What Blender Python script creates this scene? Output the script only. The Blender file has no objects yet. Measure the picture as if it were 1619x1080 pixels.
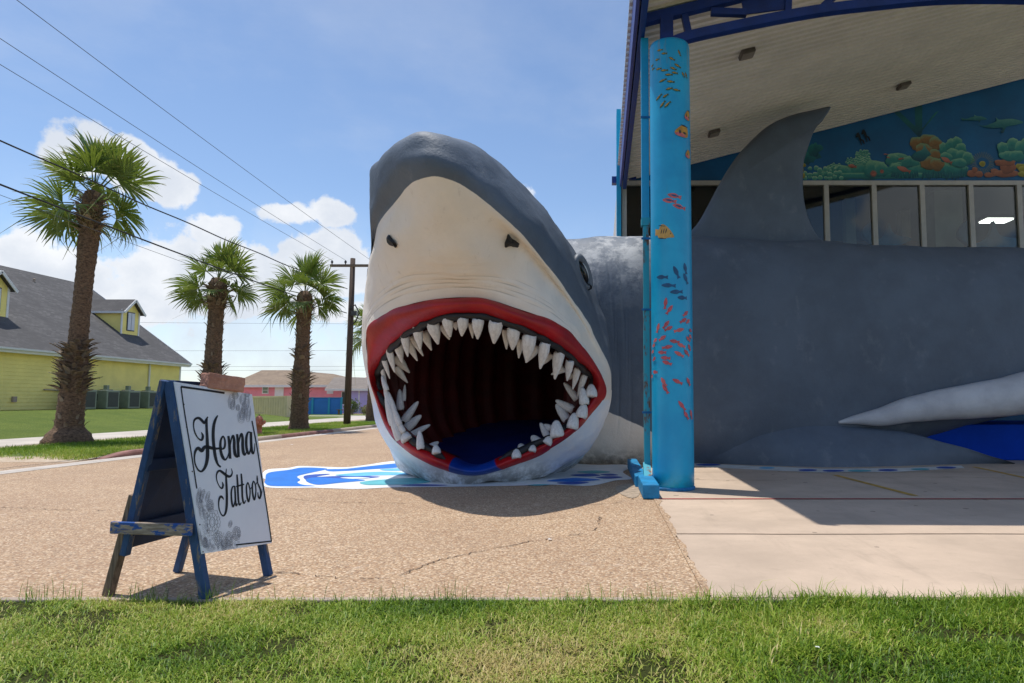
import bpy, bmesh, math, random
import numpy as np
from mathutils import Vector, Matrix, noise as mnoise

random.seed(7); RNG = np.random.default_rng(11)
scene = bpy.context.scene
col = scene.collection
R = math.radians

# ------------------------------------------------------------------ camera
CAM_H, PITCH, FOC, CX, CY = 1.4, R(5), 1079.0, 950.0, 540.0
cam_data = bpy.data.cameras.new('camera'); cam = bpy.data.objects.new('camera', cam_data); col.objects.link(cam)
cam.location = (0, 0, CAM_H); cam.rotation_euler = (R(90) + PITCH, 0, 0)
cam_data.sensor_width = 36; cam_data.lens = FOC / 1619 * 36
cam_data.shift_x = -(CX - 809.5) / 1619
cam_data.clip_start = 0.1; cam_data.clip_end = 3000
scene.camera = cam

# ------------------------------------------------------------------ light
SUN = Vector((-0.246, 0.125, 1.0)).normalized()          # direction towards the sun
SKY_STRENGTH, SUN_STRENGTH, EXPOSURE = 0.135, 3.5, 0.28
sun_d = bpy.data.lights.new('sun', 'SUN'); sun_d.energy = SUN_STRENGTH; sun_d.angle = R(0.53); sun_d.color = (1.0, 0.955, 0.88)
sun = bpy.data.objects.new('sun', sun_d); col.objects.link(sun)
sun.rotation_euler = (-SUN).to_track_quat('-Z', 'Y').to_euler(); sun.location = (-8, 5, 30)

world = bpy.data.worlds.new('World'); scene.world = world; world.use_nodes = True
def build_world():
    nt = world.node_tree; nt.nodes.clear(); N = nt.nodes.new; L = nt.links.new
    out = N('ShaderNodeOutputWorld'); bg = N('ShaderNodeBackground'); bg.inputs['Strength'].default_value = SKY_STRENGTH
    L(bg.outputs[0], out.inputs[0])
    sky = N('ShaderNodeTexSky'); sky.sky_type = 'NISHITA'; sky.sun_disc = False
    sky.sun_elevation = math.asin(SUN.z); sky.sun_rotation = math.atan2(SUN.x, SUN.y)
    sky.air_density = 0.9; sky.dust_density = 0.35; sky.ozone_density = 2.6
    tc = N('ShaderNodeTexCoord'); sep = N('ShaderNodeSeparateXYZ'); L(tc.outputs['Generated'], sep.inputs[0])
    def M(op, a, b=None, c=None):
        n = N('ShaderNodeMath'); n.operation = op
        for i, v in enumerate((a, b, c)):
            if v is None: continue
            if isinstance(v, (int, float)): n.inputs[i].default_value = v
            else: L(v, n.inputs[i])
        return n.outputs[0]
    az = M('ARCTAN2', sep.outputs[0], sep.outputs[1]); el = M('ARCSINE', sep.outputs[2])
    # ragged edges: warp the angles with noise
    def noise_tex(scale, detail, rough=0.55, vec=None, w=None):
        n = N('ShaderNodeTexNoise'); n.inputs['Scale'].default_value = scale; n.inputs['Detail'].default_value = detail
        n.inputs['Roughness'].default_value = rough
        L(vec if vec else tc.outputs['Generated'], n.inputs['Vector']); return n.outputs[0]
    # clouds lie on a flat layer: project directions on it so that they bunch up towards the horizon
    zz = M('MAXIMUM', M('ADD', sep.outputs[2], 0.10), 0.03)
    px = M('DIVIDE', sep.outputs[0], zz); py = M('DIVIDE', sep.outputs[1], zz)
    comb = N('ShaderNodeCombineXYZ'); L(px, comb.inputs[0]); L(py, comb.inputs[1]); comb.inputs[2].default_value = 3.7
    fine = noise_tex(9.0, 9, 0.6); mid = noise_tex(4.2, 6, 0.55)
    layer = noise_tex(0.95, 8, 0.6, comb.outputs[0])
    blobs = None
    # cumulus heaps: azimuth, elevation, half sizes in degrees
    for a, e, ra, re in [(-35.0, 15.9, 3.1, 2.2), (-38.3, 15.3, 2.2, 1.5), (-32.4, 15.0, 1.6, 1.6), (-24.6, 14.3, 3.0, 1.0), (-22.3, 14.6, 2.0, 1.2), (-18.3, 17.2, 1.5, 1.0),
                         (-39.5, 9.6, 5.5, 4.0), (-44.0, 8.0, 6, 4.2), (-33.0, 9.0, 4.6, 3.4), (-29, 10.5, 3.2, 1.9), (-22.0, 11.3, 3.4, 2.3), (-25.5, 9.2, 4.4, 1.9),
                         (-6.9, 17.3, 2.1, 1.6), (-8.2, 16.6, 3.0, 1.4), (-37, 30.3, 3.6, 1.2), (-43, 29.6, 3.0, 1.5), (-30, 12.6, 2.4, 1.5), (-36.5, 6.5, 6, 2.6), (-20.8, 9.4, 3.2, 1.8), (-28.0, 8.0, 9, 1.6), (-20.5, 7.0, 4.5, 1.4),
                         (-52, 13, 6, 4), (-70, 16, 9, 5), (-95, 11, 9, 5), (8, 9, 7, 3.2), (24, 14, 6, 3.2), (46, 11, 8, 4.5), (75, 16, 9, 5), (110, 12, 10, 5), (150, 15, 10, 5), (-140, 13, 10, 6), (-175, 18, 8, 4), (60, 34, 9, 4), (-110, 36, 9, 4)]:
        d1 = M('DIVIDE', M('SUBTRACT', az, R(a)), R(ra)); d2 = M('DIVIDE', M('SUBTRACT', el, R(e)), R(re))
        d = M('SUBTRACT', 1.0, M('SQRT', M('ADD', M('MULTIPLY', d1, d1), M('MULTIPLY', d2, d2))))
        blobs = d if blobs is None else M('MAXIMUM', blobs, d)
    blobs = M('MAXIMUM', blobs, -1.2)
    dens = M('ADD', M('MULTIPLY', M('SUBTRACT', blobs, .06), 0.62), M('MULTIPLY', M('SUBTRACT', fine, 0.5), 2.5))
    dens = M('ADD', dens, M('MULTIPLY', M('SUBTRACT', mid, 0.5), 1.7))
    def smooth(v, a, b):
        n = N('ShaderNodeMapRange'); n.interpolation_type = 'SMOOTHSTEP'; n.inputs[1].default_value = a; n.inputs[2].default_value = b
        L(v, n.inputs[0]); return n.outputs[0]
    heap = smooth(dens, -0.02, 0.20)
    # thin veil, thicker low down
    veil = M('MULTIPLY', smooth(M('ADD', layer, M('MULTIPLY', M('SUBTRACT', fine, .5), .25)), 0.42, 0.78), smooth(el, R(75), R(12)))
    low = M('MULTIPLY', smooth(el, R(17), R(4)), smooth(M('ADD', mid, M('MULTIPLY', M('SUBTRACT', fine, .5), .7)), 0.34, 0.60))
    mask = M('MAXIMUM', M('MULTIPLY', heap, 0.96), M('MAXIMUM', M('MULTIPLY', veil, 0.26), M('MULTIPLY', low, 0.66)))
    # grey undersides
    tone = smooth(M('ADD', M('MULTIPLY', mid, .45), M('MULTIPLY', fine, .55)), 0.40, 0.60)
    cc = N('ShaderNodeMixRGB'); cc.inputs[1].default_value = (6.1, 6.2, 6.35, 1); cc.inputs[2].default_value = (4.5, 4.8, 5.3, 1); L(tone, cc.inputs[0])
    mx = N('ShaderNodeMixRGB'); L(mask, mx.inputs[0]); L(sky.outputs[0], mx.inputs[1]); L(cc.outputs[0], mx.inputs[2])
    L(mx.outputs[0], bg.inputs['Color'])
build_world()
vs = scene.view_settings; vs.view_transform = 'Standard'; vs.look = 'None'; vs.gamma = 1; vs.use_curve_mapping = False; vs.exposure = EXPOSURE
scene.cycles.use_denoising = True
scene.cycles.max_bounces = 8; scene.cycles.transparent_max_bounces = 12
scene.cycles.sample_clamp_indirect = 6

# ------------------------------------------------------------------ measuring helpers (photo measurements -> metres)
def P(px, py, Y):
    xc = (px - CX) / FOC; yc = (CY - py) / FOC
    t = Y / (math.cos(PITCH) - yc * math.sin(PITCH))
    return (xc * t, Y, CAM_H + t * (math.sin(PITCH) + yc * math.cos(PITCH)))
def G(px, py, z=0.0):
    xc = (px - CX) / FOC; yc = (CY - py) / FOC
    t = (z - CAM_H) / (math.sin(PITCH) + yc * math.cos(PITCH))
    return (xc * t, t * (math.cos(PITCH) - yc * math.sin(PITCH)), z)
def S(r, g, b):
    f = lambda c: (c / 255 / 12.92) if c / 255 <= 0.04045 else ((c / 255 + 0.055) / 1.055) ** 2.4
    return (f(r), f(g), f(b), 1.0)

# ------------------------------------------------------------------ material helpers
class NT:
    def __init__(self, name):
        self.m = bpy.data.materials.new(name); self.m.use_nodes = True
        self.t = self.m.node_tree; self.b = self.t.nodes['Principled BSDF']; self.coord = None
    def n(self, kind, **kw):
        n = self.t.nodes.new(kind)
        for k, v in kw.items(): setattr(n, k, v)
        return n
    def l(self, a, b): self.t.links.new(a, b)
    def obj(self):
        if not self.coord: self.coord = self.n('ShaderNodeTexCoord')
        return self.coord.outputs['Object']
    def noise(self, scale, detail=4, rough=0.55, vec=None, stretch=None, dist=0.0):
        n = self.n('ShaderNodeTexNoise'); n.inputs['Scale'].default_value = scale; n.inputs['Detail'].default_value = detail
        n.inputs['Roughness'].default_value = rough; n.inputs['Distortion'].default_value = dist
        v = vec or self.obj()
        if stretch:
            mp = self.n('ShaderNodeMapping'); mp.inputs['Scale'].default_value = stretch; self.l(v, mp.inputs[0]); v = mp.outputs[0]
        self.l(v, n.inputs['Vector']); return n.outputs[0]
    def ramp(self, v, a, b, smooth=True):
        n = self.n('ShaderNodeMapRange'); n.interpolation_type = 'SMOOTHSTEP' if smooth else 'LINEAR'
        n.inputs[1].default_value = a; n.inputs[2].default_value = b; self.l(v, n.inputs[0]); return n.outputs[0]
    def mix(self, f, a, b, mode='MIX'):
        n = self.n('ShaderNodeMixRGB'); n.blend_type = mode
        for i, v in ((0, f), (1, a), (2, b)):
            if isinstance(v, (int, float)): n.inputs[i].default_value = v
            elif isinstance(v, tuple): n.inputs[i].default_value = v if len(v) == 4 else (*v, 1)
            else: self.l(v, n.inputs[i])
        return n.outputs[0]
    def math(self, op, a, b=None):
        n = self.n('ShaderNodeMath', operation=op)
        for i, v in enumerate((a, b)):
            if v is None: continue
            if isinstance(v, (int, float)): n.inputs[i].default_value = v
            else: self.l(v, n.inputs[i])
        return n.outputs[0]
    def attr(self, name):
        n = self.n('ShaderNodeAttribute'); n.attribute_name = name; return n
    def color(self, v):
        if isinstance(v, tuple): self.b.inputs['Base Color'].default_value = v
        else: self.l(v, self.b.inputs['Base Color'])
    def rough(self, v):
        if isinstance(v, (int, float)): self.b.inputs['Roughness'].default_value = v
        else: self.l(v, self.b.inputs['Roughness'])
    def bump(self, h, strength=0.3, dist=0.02):
        n = self.n('ShaderNodeBump'); n.inputs['Strength'].default_value = strength; n.inputs['Distance'].default_value = dist
        self.l(h, n.inputs['Height']); self.l(n.outputs[0], self.b.inputs['Normal'])

def dark(c, k): return (c[0] * k, c[1] * k, c[2] * k, 1)
def simple(name, c, rough=0.6, var=0.15, vscale=3.0, bump=0.15, bscale=60, bdist=0.01, metal=0.0, spec=None, stretch=None, fine=0.06):
    t = NT(name)
    big = t.ramp(t.noise(vscale, 5, 0.6, stretch=stretch), 0.3, 0.7)
    cc = t.mix(big, dark(c, 1 - var), dark(c, 1 + var * 0.6))
    if fine: cc = t.mix(t.ramp(t.noise(vscale * 14, 4, 0.65), .35, .7), cc, t.mix(fine * 4 if fine * 4 < 1 else 1.0, cc, dark(c, .75)))
    t.color(cc); t.rough(rough); t.b.inputs['Metallic'].default_value = metal
    if spec is not None: t.b.inputs['Specular IOR Level'].default_value = spec
    if bump: t.bump(t.noise(bscale, 5, 0.6), bump, bdist)
    return t.m
def glass_mat(name, tint=(0.75, 0.8, 0.8, 1), refl=1.0):
    t = NT(name); t.t.nodes.remove(t.b)
    out = [n for n in t.t.nodes if n.type == 'OUTPUT_MATERIAL'][0]
    tr = t.n('ShaderNodeBsdfTransparent'); tr.inputs[0].default_value = tint
    gl = t.n('ShaderNodeBsdfGlossy'); gl.inputs['Roughness'].default_value = 0.03
    fr = t.n('ShaderNodeFresnel'); fr.inputs[0].default_value = 1.52
    k = t.math('MULTIPLY', fr.outputs[0], 1.15 * refl)
    ms = t.n('ShaderNodeMixShader'); t.l(k, ms.inputs[0]); t.l(tr.outputs[0], ms.inputs[1]); t.l(gl.outputs[0], ms.inputs[2])
    t.l(ms.outputs[0], out.inputs[0]); return t.m
def emit(name, c, s):
    t = NT(name); t.color(c); t.b.inputs['Emission Color'].default_value = c; t.b.inputs['Emission Strength'].default_value = s; return t.m

# ------------------------------------------------------------------ geometry helpers
def worigin(o):
    v = Vector((0, 0, 0))
    while o is not None:
        v += o.location; o = o.parent
    return v
def link(o, parent=None):
    col.objects.link(o)
    if parent is not None: o.parent = parent
    return o
def empty(name, loc):
    o = bpy.data.objects.new(name, None); o.location = loc; o.empty_display_size = 0.2; col.objects.link(o); return o
def tag(o, label=None, cat=None, group=None, kind=None):
    if label: o['label'] = label
    if cat: o['category'] = cat
    if group: o['group'] = group
    if kind: o['kind'] = kind
    return o
def mesh_from(verts, faces, mats, name, smooth=False, recalc=True, midx=None):
    me = bpy.data.meshes.new(name)
    me.from_pydata([tuple(map(float, v)) for v in verts], [], [tuple(map(int, f)) for f in faces])
    for m in (mats if isinstance(mats, (list, tuple)) else [mats]): me.materials.append(m)
    if midx is not None: me.polygons.foreach_set('material_index', midx)
    if recalc:
        bm = bmesh.new(); bm.from_mesh(me); bmesh.ops.recalc_face_normals(bm, faces=bm.faces); bm.to_mesh(me); bm.free()
    if smooth: me.polygons.foreach_set('use_smooth', [True] * len(me.polygons))
    me.update(); return me
class MB:
    """collects shapes in world metres and builds one mesh object"""
    def __init__(self): self.v = []; self.f = []; self.mi = []
    def add(self, v, f, mi=0):
        o = len(self.v); self.v += [tuple(p) for p in v]; self.f += [tuple(i + o for i in q) for q in f]; self.mi += [mi] * len(f)
    def box(self, a, b, mi=0):
        x0, y0, z0 = a; x1, y1, z1 = b
        self.add([(x0, y0, z0), (x1, y0, z0), (x1, y1, z0), (x0, y1, z0), (x0, y0, z1), (x1, y0, z1), (x1, y1, z1), (x0, y1, z1)],
                 [(0, 3, 2, 1), (4, 5, 6, 7), (0, 1, 5, 4), (1, 2, 6, 5), (2, 3, 7, 6), (3, 0, 4, 7)], mi); return self
    def bar(self, a, b, w, h, up=(0, 0, 1), mi=0):
        a = Vector(a); b = Vector(b); d = (b - a).normalized(); u = Vector(up)
        s = d.cross(u)
        if s.length < 1e-4: s = d.cross(Vector((1, 0, 0)))
        s.normalize(); u = s.cross(d).normalized()
        vs = [p + s * sx * w / 2 + u * sz * h / 2 for p in (a, b) for sx, sz in ((-1, -1), (1, -1), (1, 1), (-1, 1))]
        self.add(vs, [(0, 1, 2, 3), (7, 6, 5, 4), (0, 4, 5, 1), (1, 5, 6, 2), (2, 6, 7, 3), (3, 7, 4, 0)], mi); return self
    def prism(self, poly, off, mi=0):
        n = len(poly); off = Vector(off)
        vs = [Vector(p) for p in poly] + [Vector(p) + off for p in poly]
        self.add(vs, [tuple(range(n)), tuple(range(2 * n - 1, n - 1, -1))] + [(i, i + n, (i + 1) % n + n, (i + 1) % n) for i in range(n)], mi); return self
    def tube(self, pts, rad, seg=8, mi=0, caps=True):
        pts = [Vector(p) for p in pts]; n = len(pts); rad = rad if isinstance(rad, (list, tuple)) else [rad] * n
        vs = []; prev = None
        for i, p in enumerate(pts):
            d = (pts[min(i + 1, n - 1)] - pts[max(i - 1, 0)]).normalized()
            if prev is None: s = d.cross(Vector((0, 0, 1)) if abs(d.z) < 0.9 else Vector((1, 0, 0))).normalized()
            else: s = (prev - d * prev.dot(d)).normalized()
            prev = s; u = d.cross(s)
            vs += [p + (s * math.cos(2 * math.pi * k / seg) + u * math.sin(2 * math.pi * k / seg)) * rad[i] for k in range(seg)]
        fs = [(i * seg + k, i * seg + (k + 1) % seg, (i + 1) * seg + (k + 1) % seg, (i + 1) * seg + k) for i in range(n - 1) for k in range(seg)]
        if caps: fs += [tuple(range(seg - 1, -1, -1)), tuple((n - 1) * seg + k for k in range(seg))]
        self.add(vs, fs, mi); return self
    def lathe(self, prof, c=(0, 0, 0), seg=16, mi=0, axis='z'):
        vs = []
        for r_, z in prof:
            for k in range(seg):
                a = 2 * math.pi * k / seg; q = (r_ * math.cos(a), r_ * math.sin(a), z)
                if axis == 'y': q = (q[0], q[2], q[1])
                if axis == 'x': q = (q[2], q[0], q[1])
                vs.append((c[0] + q[0], c[1] + q[1], c[2] + q[2]))
        n = len(prof)
        fs = [(i * seg + k, i * seg + (k + 1) % seg, (i + 1) * seg + (k + 1) % seg, (i + 1) * seg + k) for i in range(n - 1) for k in range(seg)]
        fs += [tuple(range(seg - 1, -1, -1)), tuple((n - 1) * seg + k for k in range(seg))]
        self.add(vs, fs, mi); return self
    def build(self, name, mats, parent=None, smooth=False, origin=None, recalc=True):
        o0 = worigin(parent) if parent is not None else Vector((0, 0, 0))
        loc = Vector(origin) - o0 if origin is not None else Vector((0, 0, 0))
        sh = o0 + loc
        me = mesh_from([Vector(p) - sh for p in self.v], self.f, mats, name, smooth, recalc, self.mi if max(self.mi + [0]) > 0 else None)
        o = bpy.data.objects.new(name, me); o.location = loc; link(o, parent); return o
def box_obj(name, a, b, m, parent=None, **k): return MB().box(a, b).build(name, m, parent, **k)
def bevel(o, w=0.01, seg=2):
    md = o.modifiers.new('bevel', 'BEVEL'); md.width = w; md.segments = seg; md.limit_method = 'ANGLE'; md.angle_limit = R(40); return o
def copy_thing(o, parent=None):
    c = o.copy(); col.objects.link(c); c.parent = parent
    for ch in list(o.children): copy_thing(ch, c)
    return c
def cr(p0, p1, p2, p3, t):
    return 0.5 * ((2 * p1) + (-p0 + p2) * t + (2 * p0 - 5 * p1 + 4 * p2 - p3) * t * t + (-p0 + 3 * p1 - 3 * p2 + p3) * t ** 3)
def spline(pts, sub, closed=False):
    """Catmull-Rom through rows of a numpy array (n, ...)"""
    p = np.asarray(pts, float); n = len(p); out = []
    if closed:
        for i in range(n):
            for j in range(sub): out.append(cr(p[i - 1], p[i], p[(i + 1) % n], p[(i + 2) % n], j / sub))
    else:
        q = np.concatenate([[2 * p[0] - p[1]], p, [2 * p[-1] - p[-2]]])
        for i in range(1, n):
            for j in range(sub): out.append(cr(q[i - 1], q[i], q[i + 1], q[i + 2], j / sub))
        out.append(p[-1])
    return np.array(out)
def grid_faces(nr, nk, closed=True):
    f = []
    for i in range(nr - 1):
        for k in range(nk if closed else nk - 1):
            f.append((i * nk + k, i * nk + (k + 1) % nk, (i + 1) * nk + (k + 1) % nk, (i + 1) * nk + k))
    return f
def lump(p, amp, sc):
    return Vector(p) + mnoise.noise_vector(Vector(p) * sc) * amp
def add_attr(me, name, vals, kind='FLOAT'):
    a = me.attributes.new(name, kind, 'POINT'); a.data.foreach_set('value', np.asarray(vals, np.float32).ravel())
def sheet(name, poly, m, z=None, parent=None):
    pts = [(p[0], p[1], p[2] if z is None else z) for p in poly]
    mb = MB(); mb.add(pts, [tuple(range(len(pts)))]); o = mb.build(name, m, parent, recalc=False)
    me = o.data
    bm = bmesh.new(); bm.from_mesh(me)
    if bm.faces:
        bm.faces.ensure_lookup_table(); bm.normal_update()
        if bm.faces[0].normal.z < 0: bmesh.ops.reverse_faces(bm, faces=bm.faces)
    bm.to_mesh(me); bm.free(); return o

# ================================================================== SETTING
def aggregate_mat():
    t = NT('exposed_aggregate')
    v = t.n('ShaderNodeTexVoronoi'); v.inputs['Scale'].default_value = 62; v.inputs['Randomness'].default_value = 1.0; t.l(t.obj(), v.inputs['Vector'])
    sepc = t.n('ShaderNodeSeparateColor'); t.l(v.outputs['Color'], sepc.inputs[0])
    rp = t.n('ShaderNodeValToRGB'); t.l(sepc.outputs[0], rp.inputs[0])
    e = rp.color_ramp.elements; e[0].position = 0; e[0].color = S(126, 102, 80); e[1].position = 1; e[1].color = S(222, 200, 172)
    for pos, c in ((.2, S(164, 130, 98)), (.42, S(184, 152, 118)), (.62, S(158, 138, 116)), (.8, S(202, 174, 140))): x = e.new(pos); x.color = c
    big = t.ramp(t.noise(0.45, 6, 0.62), .3, .72)
    c = t.mix(big, t.mix(0.30, rp.outputs[0], S(134, 104, 82)), rp.outputs[0])
    pat = t.ramp(t.noise(2.6, 6, 0.7), .58, .72); c = t.mix(t.math('MULTIPLY', pat, .35), c, S(205, 185, 165))
    drk = t.ramp(t.noise(.8, 7, 0.72), .58, .75); c = t.mix(t.math('MULTIPLY', drk, .40), c, S(104, 84, 68)); oil = t.ramp(t.noise(.42, 4, .6), .66, .74); c = t.mix(t.math('MULTIPLY', oil, .35), c, S(80, 66, 56))
    gap = t.ramp(v.outputs['Distance'], 0.62, 0.95); c = t.mix(t.math('MULTIPLY', gap, .40), c, S(96, 76, 60))
    t.color(c); t.rough(0.85)
    h = t.math('SUBTRACT', 1.0, v.outputs['Distance']); t.bump(h, 0.55, 0.006); return t.m
def concrete_mat(name, c, stain=.35, spots=True):
    t = NT(name)
    a = t.ramp(t.noise(0.6, 7, .65), .3, .72); cc = t.mix(a, dark(c, .80), dark(c, 1.10)); ty = t.ramp(t.noise(1.1, 6, .7, stretch=(2.5, .35, 1)), .52, .70); cc = t.mix(t.math('MULTIPLY', ty, .36), cc, dark(c, .64))
    b = t.ramp(t.noise(4.5, 7, .7), .55, .75); cc = t.mix(t.math('MULTIPLY', b, stain), cc, dark(c, .68))
    g = t.noise(170, 3, .6); cc = t.mix(t.math('MULTIPLY', t.ramp(g, .4, .75), .3), cc, dark(c, .72))
    if spots:
        v = t.n('ShaderNodeTexVoronoi'); v.inputs['Scale'].default_value = 1.9; t.l(t.obj(), v.inputs['Vector'])
        sp = t.math('LESS_THAN', t.math('ADD', v.outputs['Distance'], t.math('MULTIPLY', t.noise(9, 3), .12)), .125)
        cc = t.mix(t.math('MULTIPLY', sp, .55), cc, S(70, 58, 50))
    t.color(cc); t.rough(.88); t.bump(g, .35, .004); return t.m
def lawn_mat(name, a, b, dry, sc=1.0):
    t = NT(name)
    n1 = t.ramp(t.noise(0.7 * sc, 6, .65), .3, .7); c = t.mix(n1, a, b)
    n2 = t.ramp(t.noise(3.0 * sc, 7, .72), .56, .76); c = t.mix(t.math('MULTIPLY', n2, .7), c, dry)
    n3 = t.noise(26 * sc, 5, .7); c = t.mix(t.ramp(n3, .35, .72), dark(a, .55), c)
    t.color(c); t.rough(.9); t.b.inputs['Specular IOR Level'].default_value = .2; t.bump(n3, .9, .06 / sc); return t.m
M_agg = aggregate_mat()
M_conc = concrete_mat('apron_concrete', S(194, 173, 152), .55)
M_path = concrete_mat('path_concrete', S(198, 188, 176), .25, False)
M_lawn = lawn_mat('lawn', S(104, 124, 52), S(134, 148, 66), S(160, 152, 92))
M_soil = lawn_mat('turf_soil', S(70, 70, 32), S(72, 88, 28), S(110, 94, 60), 3.0)
M_far = lawn_mat('far_ground', S(98, 112, 62), S(120, 124, 76), S(150, 138, 104), .3)
M_kerb = concrete_mat('kerb_concrete', S(176, 158, 142), .4, False)
M_redkerb = simple('red_kerb_paint', S(146, 104, 94), .8, .35, 2.5, .3, 60)

def plane(name, x0, y0, x1, y1, z, m, kind='structure'):
    return tag(sheet(name, [(x0, y0, z), (x1, y0, z), (x1, y1, z), (x0, y1, z)], m), kind=kind)
plane('ground', -900, -300, 900, 1500, -0.03, M_far)
lot = plane('parking_lot', -60, 5.0, 0.79, 95, 0.0, M_agg)
apron = plane('concrete_apron', 0.79, 5.0, 40, 21.0, 0.008, M_conc)
plane('gutter', -12.05, 9.0, -11.5, 80, 0.006, M_path)
plane('lawn_bed', -40, -6, 60, 4.965, -0.012, M_soil)
# thin edging between turf and lot
tag(bevel(MB().box((-40, 4.96, -.2), (60, 5.03, .004)).build('edging_kerb', M_kerb), .01), kind='structure')
# expansion joints and stray grit on the apron
M_joint = simple('joint_filler', S(112, 92, 76), .95, .3, 6)
for y in (7.32, 13.6):
    mb = MB(); pts = [(x, y + .012 * math.sin(x * 2.1) + random.uniform(-.006, .006)) for x in np.arange(.8, 20, .35)]
    for (x0, y0), (x1, y1) in zip(pts, pts[1:]): mb.add([(x0, y0 - .012, .0125), (x1, y1 - .012, .0125), (x1, y1 + .012, .0125), (x0, y0 + .012, .0125)], [(0, 1, 2, 3)])
    mb.build('joint', M_joint, apron)
# cracks in the lot
def crack(pts, w, parent, m, z):
    p = spline([(a, b) for a, b in pts], 14)
    p = p + RNG.normal(0, .018, p.shape); ww = np.abs(RNG.normal(w, w * .5, len(p))) + .002
    mb = MB()
    gapn = 0
    for i in range(len(p) - 1):
        if gapn > 0: gapn -= 1; continue
        if RNG.random() < .10: gapn = int(RNG.integers(1, 6)); continue
        d = p[i + 1] - p[i]; n = np.array([-d[1], d[0]]) / (np.hypot(*d) + 1e-9)
        a, b = p[i], p[i + 1]
        mb.add([(*(a - n * ww[i]), z), (*(b - n * ww[i + 1]), z), (*(b + n * ww[i + 1]), z), (*(a + n * ww[i]), z)], [(0, 1, 2, 3)])
    return mb.build('crack', m, parent, recalc=False)
for px, w in (([(640, 905), (700, 885), (780, 868), (860, 853), (930, 842), (948, 828), (945, 815)], .010), ([(425, 905), (520, 912), (600, 915), (650, 905)], .006),
              ([(455, 788), (520, 794), (640, 796), (800, 797), (960, 797), (1010, 786)], .009), ([(0, 802), (90, 806), (170, 808)], .006), ([(0, 748), (100, 738), (205, 729)], .016)):
    crack([G(*p)[:2] for p in px], w * .38, lot, M_joint, .006)
crack([(1.0, 12.5), (3.0, 12.2), (6.5, 12.7), (8.7, 11.9), (9.5, 10.6)], .006, apron, M_joint, .0125)

# ragged aggregate spilling over the slab edge
ed_ = [(.75, 5.05)] + [(.80 + .05 * fb_, y_) for y_, fb_ in ((y_, mnoise.fractal(Vector((0, y_ * 2.3, 4)), 1.0, 2.0, 4) + .35 * math.exp(-((y_ - 8.2) / .5) ** 2) + .6 * math.exp(-((y_ - 9.6) / .35) ** 2)) for y_ in np.arange(5.05, 9.9, .035))] + [(.75, 9.9)]
sheet('broken_edge', ed_, M_agg, .0125, lot)
# painted lines
M_redline = simple('red_line_paint', S(150, 48, 44), .75, .35, 5, .1)
M_yelline = simple('yellow_line_paint', S(190, 150, 62), .75, .3, 5, .1)
tag(plane('red_line', .82, 9.86, 30, 9.95, .0125, M_redline), kind='structure')
for i, (a, b) in enumerate((((1320, 752), (1447, 785)), ((1540, 739), (1680, 769)))):
    A = Vector(G(*a)); B = Vector(G(*b)); d = (B - A).normalized(); n = Vector((-d.y, d.x, 0)) * .055
    tag(sheet('yellow_line', [A - n, B - n, B + n, A + n], M_yelline, .0125), kind='structure')

# splash painted round the jaw
M_sw = simple('splash_white_paint', S(226, 228, 228), .6, .1, 3, .1); M_sb = simple('splash_blue_paint', S(0, 112, 206), .55, .14, 2.5, .1)
M_sl = simple('splash_pale_blue_paint', S(104, 186, 222), .55, .15, 2.5, .1); M_sd = simple('splash_deep_blue_paint', S(22, 74, 170), .55, .15, 2.5, .1); M_st = simple('splash_teal_paint', S(92, 178, 186), .55, .15, 2.5, .1)
def cp(x, y): return (380 + x / 2.53, 700 + y / 2.53)
def gpoly(pts, sub=5): 
    w = [G(*cp(*p))[:2] for p in pts]; return [tuple(q) for q in spline(w, sub, True)]
splash = tag(sheet('painted_splash', gpoly([(85, 130), (110, 108), (190, 102), (240, 94), (330, 97), (420, 99), (500, 90), (640, 72), (900, 66), (1150, 70), (1400, 88), (1530, 88), (1562, 100), (1530, 118), (1565, 145), (1500, 152), (1400, 173), (1250, 169), (1100, 173), (800, 178), (600, 180), (480, 186), (380, 184), (280, 181), (120, 181), (92, 165), (112, 150), (88, 142)]), M_sw, .005), kind='structure')
for pts, m, z in (([(100, 150), (112, 122), (195, 110), (245, 101), (330, 103), (345, 108), (300, 118), (230, 135), (240, 150), (228, 160), (250, 170), (300, 175), (200, 176), (120, 174), (98, 162)], M_sb, .009),
               ([(345, 108), (420, 106), (500, 97), (632, 84), (720, 90), (640, 100), (520, 108), (430, 114), (360, 116)], M_sb, .009),
               ([(255, 135), (300, 128), (360, 127), (305, 138), (420, 134), (560, 138), (430, 150), (300, 158), (262, 150)], M_sd, .009),
               ([(262, 150), (300, 141), (420, 146), (500, 152), (400, 162), (320, 170), (280, 164)], M_sb, .010),
               ([(380, 131), (470, 122), (560, 118), (660, 122), (700, 130), (560, 132), (460, 136)], M_sl, .010),
               ([(480, 160), (560, 150), (700, 143), (760, 158), (680, 168), (560, 171), (500, 170)], M_st, .010),
               ([(640, 173), (720, 168), (830, 172), (740, 175)], M_sd, .010),
               ([(400, 142), (470, 140), (520, 143), (450, 147)], M_sw, .012), ([(560, 108), (640, 104), (660, 112), (590, 114)], M_sl, .010),
               ([(1225, 155), (1330, 143), (1440, 150), (1330, 158)], M_sb, .010), ([(1265, 163), (1330, 158), (1395, 161), (1330, 169)], M_sd, .010),
               ([(1320, 131), (1400, 126), (1440, 133), (1380, 137)], M_sd, .010), ([(1420, 140), (1480, 136), (1530, 140), (1470, 146)], M_sd, .010), ([(1440, 129), (1480, 126), (1512, 131), (1470, 134)], M_sd, .010),
               ([(1345, 118), (1420, 113), (1480, 119), (1410, 125)], M_st, .010), ([(1150, 172), (1190, 168), (1240, 170), (1190, 174)], M_st, .010)):
    sheet('paint_patch', gpoly(pts), m, z, splash)
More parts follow.
